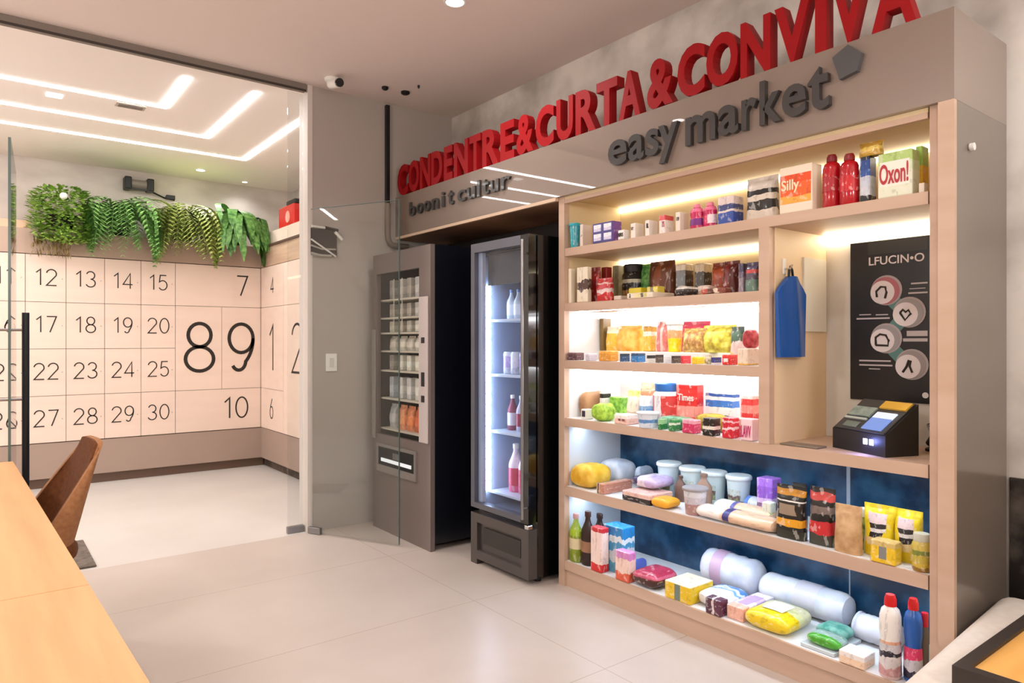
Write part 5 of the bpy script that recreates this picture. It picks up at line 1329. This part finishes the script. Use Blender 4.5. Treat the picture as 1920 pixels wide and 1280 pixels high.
# ---- fourth shelf
G('pillow', 'D', 1062, 1131, 735, 'brown paper bread bag slumped at the left of fourth shelf', 'bread', noisy('kraft_loaf', (150, 108, 74), (190, 146, 106), 8, 5, 0.6), X=2.47, dep=0.16, seed=3, wob=0.03)
G('box', 'D', 1124, 1146, 735, 'black and white carton behind the brown bread bag', 'box', pack([(0, (20, 20, 22)), (0.5, (230, 226, 222)), (0.75, (20, 20, 22)), (0.92, (236, 232, 228))], 'z'), X=2.56, dep=0.06)
G('box', 'D', 1089, 1113, 766, 'small white box with dark window at the fourth shelf front', 'box', flat(WH), X=2.40, dep=0.05, h=0.05, m2=flat((50, 40, 60)), lz=(0.25, 0.85), lw=0.6)
bmv = noisy('lettuce', (110, 160, 30), (180, 220, 80), 40, 5, 0.5, bump=0.6)
G('pillow', 'D', 1112, 1152, 766, 'bright green lettuce pack at the front edge of fourth shelf', 'lettuce', bmv, X=2.385, dep=0.10, wob=0.10, seed=2, h=0.085, name='lettuce_pack')
G('box', 'D', 1142, 1180, 745, 'tray of green salad leaves with white rim, fourth shelf', 'salad tray', noisy('salad_tray', (70, 130, 30), (150, 200, 80), 40, 5, 0.5), X=2.58, dep=0.06, m2=flat(WH), lz=(0.0, 0.25), lw=0.98, name='salad_tray')
G('bag', 'D', 1178, 1206, 733, 'cream bag with lime top on the fourth shelf', 'bag', pack([(0, (206, 176, 156)), (0.3, (236, 222, 206)), (0.8, (200, 214, 110))], 'z', 0.12), X=2.56, dep=0.06, seed=1)
G('bag', 'D', 1203, 1236, 719, 'blue and white bag with tan top left of the milk powder tub', 'bag', pack([(0, (90, 140, 190)), (0.35, (120, 160, 200)), (0.42, (232, 232, 238)), (0.68, (190, 130, 90)), (0.85, (206, 180, 140))], 'z', 0.1), X=2.53, dep=0.08, seed=2)
G('jar', 'D', 1230, 1268, 718, 'white tub with blue lid and red patch, fourth shelf', 'tub', pack([(0, (210, 200, 210)), (0.3, (236, 234, 238))], 'z'), X=2.50, dep=0.08, cap=flat((40, 100, 170)), m2=pack([(0, (200, 60, 60)), (0.35, (236, 234, 238)), (0.7, (200, 60, 60)), (0.8, (50, 110, 170))], 'y', 0.1), lz=(0.2, 0.7), name='powder_tub')
G('box', 'D', 1267, 1320, 721, 'tall red box with pale lettering, centre of fourth shelf', 'box', pack([(0, (226, 80, 70)), (0.25, (240, 150, 140)), (0.5, (214, 40, 36)), (0.88, (196, 24, 24))], 'z', 0.04), X=2.54, dep=0.05, txt=('Times', 0.1, 0.62, 0.75, 0.16), txt_m=flat((246, 210, 200)))
G('box', 'D', 1322, 1388, 736, 'white pack with two blue bands at the back of fourth shelf', 'box', pack([(0, (240, 238, 238)), (0.6, (60, 120, 200)), (0.78, (238, 238, 240)), (0.88, (40, 90, 170)), (0.96, (238, 238, 240))], 'z', 0.05), X=2.60, dep=0.06, txt=('m  D', 0.45, 0.3, 0.45, 0.1), txt_m=flat((110, 110, 120)))
G('box', 'D', 1388, 1424, 741, 'tall coral red carton by the divider on the fourth shelf', 'box', pack([(0, (236, 130, 120)), (0.35, (206, 50, 50)), (0.55, (240, 140, 130)), (0.75, (214, 60, 60)), (0.9, (240, 200, 196))], 'z'), X=2.52, dep=0.05)
G('box', 'D', 1374, 1424, 772, 'low pink carton in front of the coral red carton', 'box', pack([(0, (232, 120, 130)), (0.6, (240, 206, 196))], 'z', 0.05), X=2.46, dep=0.05, h=0.075)
G('pillow', 'D', 1302, 1370, 762, 'olive bundle of dried pasta lying across the fourth shelf', 'pasta', noisy('olive_pasta', (140, 120, 30), (196, 180, 60), 30, 4, 0.5), X=2.49, dep=0.07, h=0.075, seed=3)
G('box', 'D', 1151, 1200, 783, 'flat pale pink carton at the fourth shelf front', 'box', pack([(0, (238, 196, 180)), (0.6, (248, 236, 228))], 'z'), X=2.39, dep=0.09, h=0.045, txt=('es ou', 0.35, 0.35, 0.5, 0.25), txt_m=flat((130, 80, 90)))
G('cup', 'D', 1198, 1232, 779, 'blue and white cup between pink carton and green pouch', 'cup', pack([(0, (210, 220, 236)), (0.35, (90, 140, 196)), (0.6, (220, 226, 240))], 'z', 0.2), X=2.385, dep=0.05, h=0.07, cap=flat((220, 224, 236)), name='yogurt_cup')
G('pillow', 'D', 1230, 1310, 781, 'long mint green pouch lying behind the green boxes', 'pouch', pack([(0, (90, 170, 130)), (0.5, (120, 190, 160)), (0.8, (200, 226, 214))], 'y', 0.2), X=2.44, dep=0.07, h=0.055, seed=4)
G('box', 'D', 1233, 1252, 790, 'small dark green box at the fourth shelf front', 'box', pack([(0, (30, 120, 60)), (0.5, (150, 200, 150))], 'z', 0.3), X=2.385, dep=0.045, h=0.045)
G('box', 'D', 1253, 1277, 794, 'white and green leaf box left of the magenta carton', 'box', pack([(0, (40, 130, 70)), (0.5, (220, 236, 220)), (0.7, (60, 150, 90))], 'z', 0.3), X=2.385, dep=0.045, h=0.05)
G('box', 'D', 1278, 1315, 795, 'magenta carton at the front of the fourth shelf', 'box', pack([(0, (206, 50, 100)), (0.7, (226, 160, 180))], 'z', 0.05), X=2.385, dep=0.05, h=0.057)
G('box', 'D', 1316, 1352, 792, 'black carton with white stripe between magenta and red cartons', 'box', pack([(0, (20, 18, 18)), (0.36, (230, 222, 210)), (0.55, (30, 26, 20))], 'z', 0.05), X=2.385, dep=0.05, h=0.072)
G('box', 'D', 1353, 1387, 794, 'crimson carton with white brush stroke on the fourth shelf', 'box', pack([(0, (206, 20, 50)), (0.4, (240, 210, 214)), (0.52, (206, 20, 50)), (0.75, (236, 190, 196)), (0.85, (206, 24, 50))], 'z', 0.3, 3), X=2.385, dep=0.05, h=0.082)
G('box', 'D', 1388, 1424, 797, 'pink carton with magenta lettering at the divider, fourth shelf', 'box', flat((240, 206, 214)), X=2.385, dep=0.05, h=0.085, txt=('LAVV', 0.08, 0.15, 0.85, 0.55), txt_m=flat((196, 40, 110)))

# ---- fifth shelf
G('pillow', 'E', 1062, 1142, 875, 'yellow bread bag at the left end of the fifth shelf', 'bread', noisy('yellow_bread', (214, 160, 30), (244, 206, 90), 14, 5, 0.4), X=2.40, dep=0.16, seed=5, wob=0.03)
G('pillow', 'E', 1124, 1190, 866, 'clear white bag behind the yellow bread bag', 'bag', noisy('white_film', (186, 196, 214), (232, 236, 244), 10, 5, 0.3), X=2.60, dep=0.14, seed=6, wob=0.04)
G('pillow', 'E', 1192, 1222, 878, 'pale bluish film bag left of the white tubs', 'bag', noisy('blue_film', (160, 180, 206), (214, 224, 238), 12, 5, 0.3), X=2.66, dep=0.11, h=0.10, seed=7)
G('slab', 'E', 1118, 1186, 903, 'flat brown pack with black label next to the bread bag', 'bread pack', pack([(0, (190, 130, 110)), (0.5, (206, 160, 130)), (0.7, (40, 36, 40)), (0.85, (206, 176, 150))], 'y', 0.1), X=2.39, dep=0.20, h=0.05)
G('slab', 'E', 1166, 1262, 915, 'flat dark pack with pink top and a black front edge', 'bread pack', pack([(0, (40, 32, 34)), (0.55, (226, 186, 176))], 'z'), X=2.39, dep=0.16, h=0.045)
G('pillow', 'E', 1186, 1262, 898, 'pale lilac film pack lying before the white tubs', 'pack', pack([(0, (190, 170, 210)), (0.4, (226, 214, 232)), (0.7, (60, 50, 90))], 'y', 0.2), X=2.47, dep=0.16, h=0.055, lift=0.048, seed=8)
G('pillow', 'E', 1222, 1274, 930, 'yellow-orange bag lying at the front of the fifth shelf', 'bag', flat((236, 170, 40)), X=2.385, dep=0.10, h=0.045, seed=9)
wt = mat('tub_white', (206, 224, 230), 0.35)
lbm = pack([(0, (150, 160, 120)), (0.4, (120, 96, 90)), (0.6, (200, 214, 210))], 'z', 0.4, 4)
for i, (p0, p1, yt) in enumerate([(1220, 1258, 868), (1262, 1303, 877), (1304, 1345, 885), (1349, 1392, 893)]):
    G('cup', 'E', p0, p1, yt, 'white lidded tub on the fifth shelf, %s of the four from left' % ['first', 'second', 'third', 'fourth'][i], 'tub', wt, X=2.60, dep=0.0, full=True, cap=mat('tub_lid', (222, 234, 240), 0.35), m2=lbm, lz=(0.2, 0.7))
G('cup', 'E', 1268, 1308, 913, 'clear cup with pinkish base at the fifth shelf edge', 'cup', pack([(0, (170, 130, 126)), (0.45, (196, 190, 200)), (0.75, (214, 214, 222))], 'z', 0.1), X=2.385, dep=0.0, full=True, cap=flat((150, 146, 150)), name='dessert_cup', h=0.115)
G('bottle', 'E', 1306, 1334, 890, 'small brown bottle standing before the third white tub', 'bottle', flat((150, 120, 104)), X=2.54, dep=0.055, cap=flat((130, 104, 90)))
G('bottle', 'E', 1266, 1286, 893, 'tiny dark brown bottle before the second white tub', 'bottle', flat((110, 84, 74)), X=2.56, dep=0.04, cap=flat((90, 70, 60)))
rl = pack([(0, (224, 190, 160)), (0.62, (232, 206, 186)), (0.64, (240, 232, 226))], 'y', 0.05)
G('roll', 'E', 1312, 1462, 945, 'long beige bread roll with navy band, front one', 'bread roll', rl, X=2.385, dep=0.11, h=0.055, m2=flat((54, 50, 120)), lz=(0.52, 0.60))
G('roll', 'E', 1344, 1456, 930, 'long beige bread roll lying behind the front one', 'bread roll', rl, X=2.50, dep=0.10, h=0.06, m2=flat((90, 90, 160)), lz=(0.60, 0.66))
G('roll', 'E', 1400, 1460, 918, 'short white wrapped roll with blue end right of the fourth tub', 'roll', pack([(0, (222, 230, 240)), (0.55, (210, 220, 234)), (0.8, (86, 130, 214))], 'y', 0.04), X=2.60, dep=0.09, h=0.075)
G('box', 'E', 1418, 1466, 898, 'purple carton with pale strip near the black pouches', 'box', pack([(0, (120, 90, 130)), (0.4, (206, 180, 226)), (0.52, (140, 90, 200)), (0.8, (160, 110, 214))], 'z', 0.06), X=2.58, dep=0.07)
G('box', 'E', 1428, 1456, 918, 'small white box with green leaf print under the purple carton', 'box', pack([(0, (150, 190, 70)), (0.5, (230, 236, 220))], 'z', 0.4, 4), X=2.52, dep=0.04, h=0.09)
G('bag', 'E', 1457, 1513, 913, 'black pouch with orange picture and beige window on fifth shelf', 'pouch', pack([(0, (40, 40, 24)), (0.16, (20, 20, 20)), (0.24, (226, 160, 30)), (0.38, (30, 26, 22)), (0.62, (34, 30, 28)), (0.70, (236, 232, 230)), (0.73, (20, 20, 20)), (0.82, (196, 136, 30)), (0.93, (18, 18, 18))], 'z', 0.05, 5), X=2.40, dep=0.06, seed=1, m2=flat((150, 130, 110)), lz=(0.46, 0.66), lw=0.6)
G('bag', 'E', 1486, 1513, 908, 'slim black bottle-shaped pouch behind the orange-picture pouch', 'pouch', flat((18, 18, 18)), X=2.52, dep=0.05, seed=2)
G('bag', 'E', 1519, 1567, 917, 'black and red pouch on the fifth shelf, right of orange one', 'pouch', pack([(0, (60, 60, 50)), (0.2, (196, 40, 46)), (0.42, (20, 18, 18)), (0.55, (120, 104, 100)), (0.68, (24, 20, 20)), (0.78, (196, 60, 56)), (0.92, (20, 18, 18))], 'z', 0.1, 4), X=2.41, dep=0.06, seed=3)
G('bag', 'E', 1566, 1617, 950, 'beige kraft pouch with green base on the fifth shelf', 'pouch', noisy('kraft_pouch', (176, 136, 92), (216, 180, 136), 20, 5, 0.5), X=2.39, dep=0.06, seed=4)
G('jar', 'E', 1608, 1632, 955, 'jar of green olives behind the kraft pouch', 'jar', noisy('olive_jar', (80, 90, 30), (170, 180, 100), 60, 3, 0.3), X=2.48, dep=0.05, cap=flat((206, 206, 200)))
yl = pack([(0, (228, 196, 30)), (0.26, (232, 200, 140)), (0.36, (230, 206, 30)), (0.9, (236, 214, 40))], 'z', 0.04)
ym = pack([(0, (226, 206, 150)), (0.25, (30, 30, 40)), (0.42, (226, 224, 232)), (0.54, (30, 30, 40)), (0.68, (232, 214, 224))], 'z', 0.08)
G('bag', 'E', 1621, 1682, 950, 'bright yellow crisps bag with round label, left of the pair', 'snack bag', yl, X=2.44, dep=0.07, seed=5, m2=ym, lz=(0.22, 0.85), lw=0.58)
G('bag', 'E', 1678, 1731, 960, 'bright yellow crisps bag with round label beside the post', 'snack bag', yl, X=2.45, dep=0.07, seed=6, m2=ym, lz=(0.22, 0.85), lw=0.58)
G('box', 'E', 1631, 1692, 1016, 'low yellow carton with grey label under the yellow bags', 'box', pack([(0, (232, 192, 30)), (0.75, (206, 180, 110))], 'z', 0.05), X=2.385, dep=0.05, m2=flat((130, 130, 128)), lz=(0.2, 0.75), lw=0.3)
G('jar', 'E', 1703, 1739, 1002, 'glass jar of yellow pickles at the right end of fifth shelf', 'jar', pack([(0, (150, 110, 30)), (0.15, (206, 176, 60)), (0.3, (190, 170, 70)), (0.55, (120, 130, 50)), (0.7, (196, 176, 80))], 'z', 0.12), X=2.385, dep=0.0, full=True, cap=mat('clear_lid', (190, 190, 176), 0.3))

# ---- bottom shelf
G('bottle', 'F', 1067, 1090, 966, 'green bottle with cream label at the left end of bottom shelf', 'bottle', pack([(0, (130, 150, 30)), (0.6, (160, 190, 40)), (0.75, (150, 180, 60))], 'z'), X=2.39, dep=0.06, cap=flat((200, 160, 160)), m2=flat((214, 200, 160)), lz=(0.28, 0.5))
G('bottle', 'F', 1092, 1113, 962, 'dark sauce bottle with brown label beside the green bottle', 'bottle', flat((44, 22, 20)), X=2.40, dep=0.06, cap=flat((60, 24, 22)), m2=flat((150, 110, 84)), lz=(0.25, 0.45))
G('bottle', 'F', 1113, 1136, 966, 'dark sauce bottle behind the red and white carton', 'bottle', flat((36, 20, 22)), X=2.49, dep=0.055, cap=flat((40, 20, 20)))
G('box', 'F', 1107, 1142, 991, 'tall red and white carton on the bottom shelf', 'box', pack([(0, (206, 30, 34)), (0.18, (240, 214, 206)), (0.9, (200, 40, 50))], 'z', 0.06), X=2.385, dep=0.05)
G('box', 'F', 1131, 1191, 990, 'light blue and white milk powder carton right of the red one', 'box', pack([(0, (90, 160, 190)), (0.3, (200, 206, 214)), (0.5, (70, 150, 196)), (0.65, (220, 232, 240)), (0.78, (40, 130, 196))], 'z', 0.35, 3), X=2.442, dep=0.09)
G('box', 'F', 1153, 1193, 1036, 'pink and orange biscuit box at the bottom shelf edge', 'box', pack([(0, (214, 90, 60)), (0.3, (236, 204, 190)), (0.75, (206, 130, 190))], 'z', 0.25, 3), X=2.385, dep=0.05)
G('pillow', 'F', 1188, 1210, 1058, 'small blue sachet behind the pink biscuit box', 'sachet', flat((90, 110, 200)), X=2.52, dep=0.08, h=0.06)
G('pillow', 'F', 1188, 1266, 1065, 'dark maroon chocolate bag with pink top, bottom shelf', 'snack bag', pack([(0, (64, 30, 26)), (0.55, (110, 44, 44)), (0.62, (196, 90, 120)), (0.8, (170, 50, 80))], 'z', 0.18, 5), X=2.39, dep=0.17, h=0.075, seed=2)
G('box', 'F', 1246, 1338, 1078, 'yellow tissue box with white top on the bottom shelf', 'tissue box', pack([(0, (228, 190, 20)), (0.96, (232, 222, 196))], 'z'), X=2.39, dep=0.16, h=0.075, m2=flat((110, 124, 112)), lz=(0.05, 0.95), lw=0.22, name='tissue_box')
G('pillow', 'F', 1310, 1400, 1103, 'blue and white crinkled bag next to the yellow tissue box', 'bag', pack([(0, (230, 226, 230)), (0.5, (120, 170, 220)), (0.6, (214, 224, 240)), (0.75, (80, 140, 206)), (0.9, (190, 214, 240))], 'x', 0.4, 4), X=2.43, dep=0.175, h=0.065, seed=3)
G('slab', 'F', 1322, 1366, 1150, 'small dark purple and white carton at bottom shelf front', 'box', pack([(0, (90, 40, 64)), (0.45, (226, 214, 210)), (0.6, (80, 36, 60))], 'y', 0.25, 5), X=2.385, dep=0.05, h=0.065)
G('slab', 'F', 1362, 1452, 1115, 'lilac and white flat carton behind the yellow sponge pack', 'box', pack([(0, (236, 180, 160)), (0.2, (240, 232, 240)), (0.45, (206, 180, 226)), (0.75, (236, 230, 240))], 'x', 0.15, 3), X=2.41, dep=0.22, h=0.055, m2=flat((190, 160, 214)), lw=0.55)
G('pillow', 'F', 1398, 1520, 1120, 'yellow sponge pack with green end on the bottom shelf', 'sponge pack', pack([(0, (232, 200, 20)), (0.42, (206, 206, 150)), (0.6, (200, 196, 160)), (0.85, (150, 176, 60))], 'x', 0.12, 6), X=2.39, dep=0.21, h=0.075, seed=4, m2=noisy('white_print', (226, 226, 226), (206, 206, 190), 20, 3, 0.4), lw=0.45)
clr = noisy('cloudy_wrap', (190, 200, 226), (238, 242, 250), 7, 6, 0.25, (1, 1, 1), 0.3, 0.65, coat=0.4)
G('roll', 'F', 1323, 1428, 1055, 'large clear wrapped paper roll pack with black tab, bottom shelf back', 'paper rolls', clr, X=2.62, dep=0.15, h=0.165, m2=flat((200, 170, 200)), lz=(0.55, 0.75), name='paper_roll_pack')
G('roll', 'F', 1430, 1598, 1090, 'long white wrapped paper roll pack along the bottom shelf back', 'paper rolls', clr, X=2.63, dep=0.14, h=0.13, name='paper_roll_pack', m2=flat((206, 206, 222)), lz=(0.30, 0.55))
G('roll', 'F', 1603, 1690, 1120, 'short white roll behind the red-topped bottle', 'paper roll', mat('white_roll', (222, 226, 240), 0.5), X=2.58, dep=0.11, h=0.10, name='paper_roll', m2=flat((196, 200, 226)), lz=(0.86, 0.92))
G('slab', 'F', 1500, 1616, 1170, 'grey tray with folded teal cloths near bottom shelf front', 'tray', flat((196, 206, 212)), X=2.40, dep=0.20, h=0.014, name='cloth_tray')
G('pillow', 'F', 1530, 1602, 1165, 'folded teal cloth lying on the grey tray, rear one', 'cloth', noisy('teal_cloth', (60, 136, 122), (130, 180, 170), 26, 4, 0.7), X=2.50, dep=0.09, h=0.045, lift=0.0146, seed=1, name='folded_cloth')
G('pillow', 'F', 1512, 1590, 1180, 'folded grey-teal cloth with bright green edge, front one', 'cloth', pack([(0, (70, 160, 40)), (0.3, (150, 176, 170)), (0.7, (110, 150, 140))], 'x', 0.1), X=2.41, dep=0.085, h=0.04, lift=0.0146, seed=2, name='folded_cloth')
G('box', 'F', 1572, 1642, 1200, 'low white and cream box at the bottom shelf front', 'box', pack([(0, (238, 206, 176)), (0.6, (240, 232, 228))], 'z'), X=2.385, dep=0.08, h=0.045)
G('jug', 'F', 1640, 1681, 1118, 'white cleaning bottle with red cap at right of bottom shelf', 'cleaning bottle', pack([(0, (226, 200, 196)), (0.2, (214, 206, 206)), (0.42, (226, 170, 140)), (0.5, (236, 230, 224))], 'z', 0.05), X=2.385, dep=0.0, full=True, cap=mat('red_cap', (200, 20, 26), 0.3), m2=pack([(0, (200, 150, 150)), (0.3, (214, 206, 206)), (0.6, (40, 36, 50)), (0.75, (200, 196, 200))], 'z', 0.4, 4), lz=(0.04, 0.42))
G('jug', 'F', 1687, 1723, 1125, 'blue cleaning bottle with red cap at right of bottom shelf', 'cleaning bottle', mat('blue_bottle', (24, 90, 176), 0.25, coat=0.4), X=2.42, dep=0.0, full=True, cap=mat('red_cap', (0, 0, 0)), m2=pack([(0, (36, 34, 60)), (0.3, (206, 204, 216)), (0.6, (226, 60, 110))], 'z', 0.4, 4), lz=(0.05, 0.42))
G('jar', 'F', 1722, 1739, 1150, 'jar with red lid behind the blue cleaning bottle', 'jar', flat((110, 96, 84)), X=2.46, dep=0.0, full=True, cap=flat((196, 24, 44)))
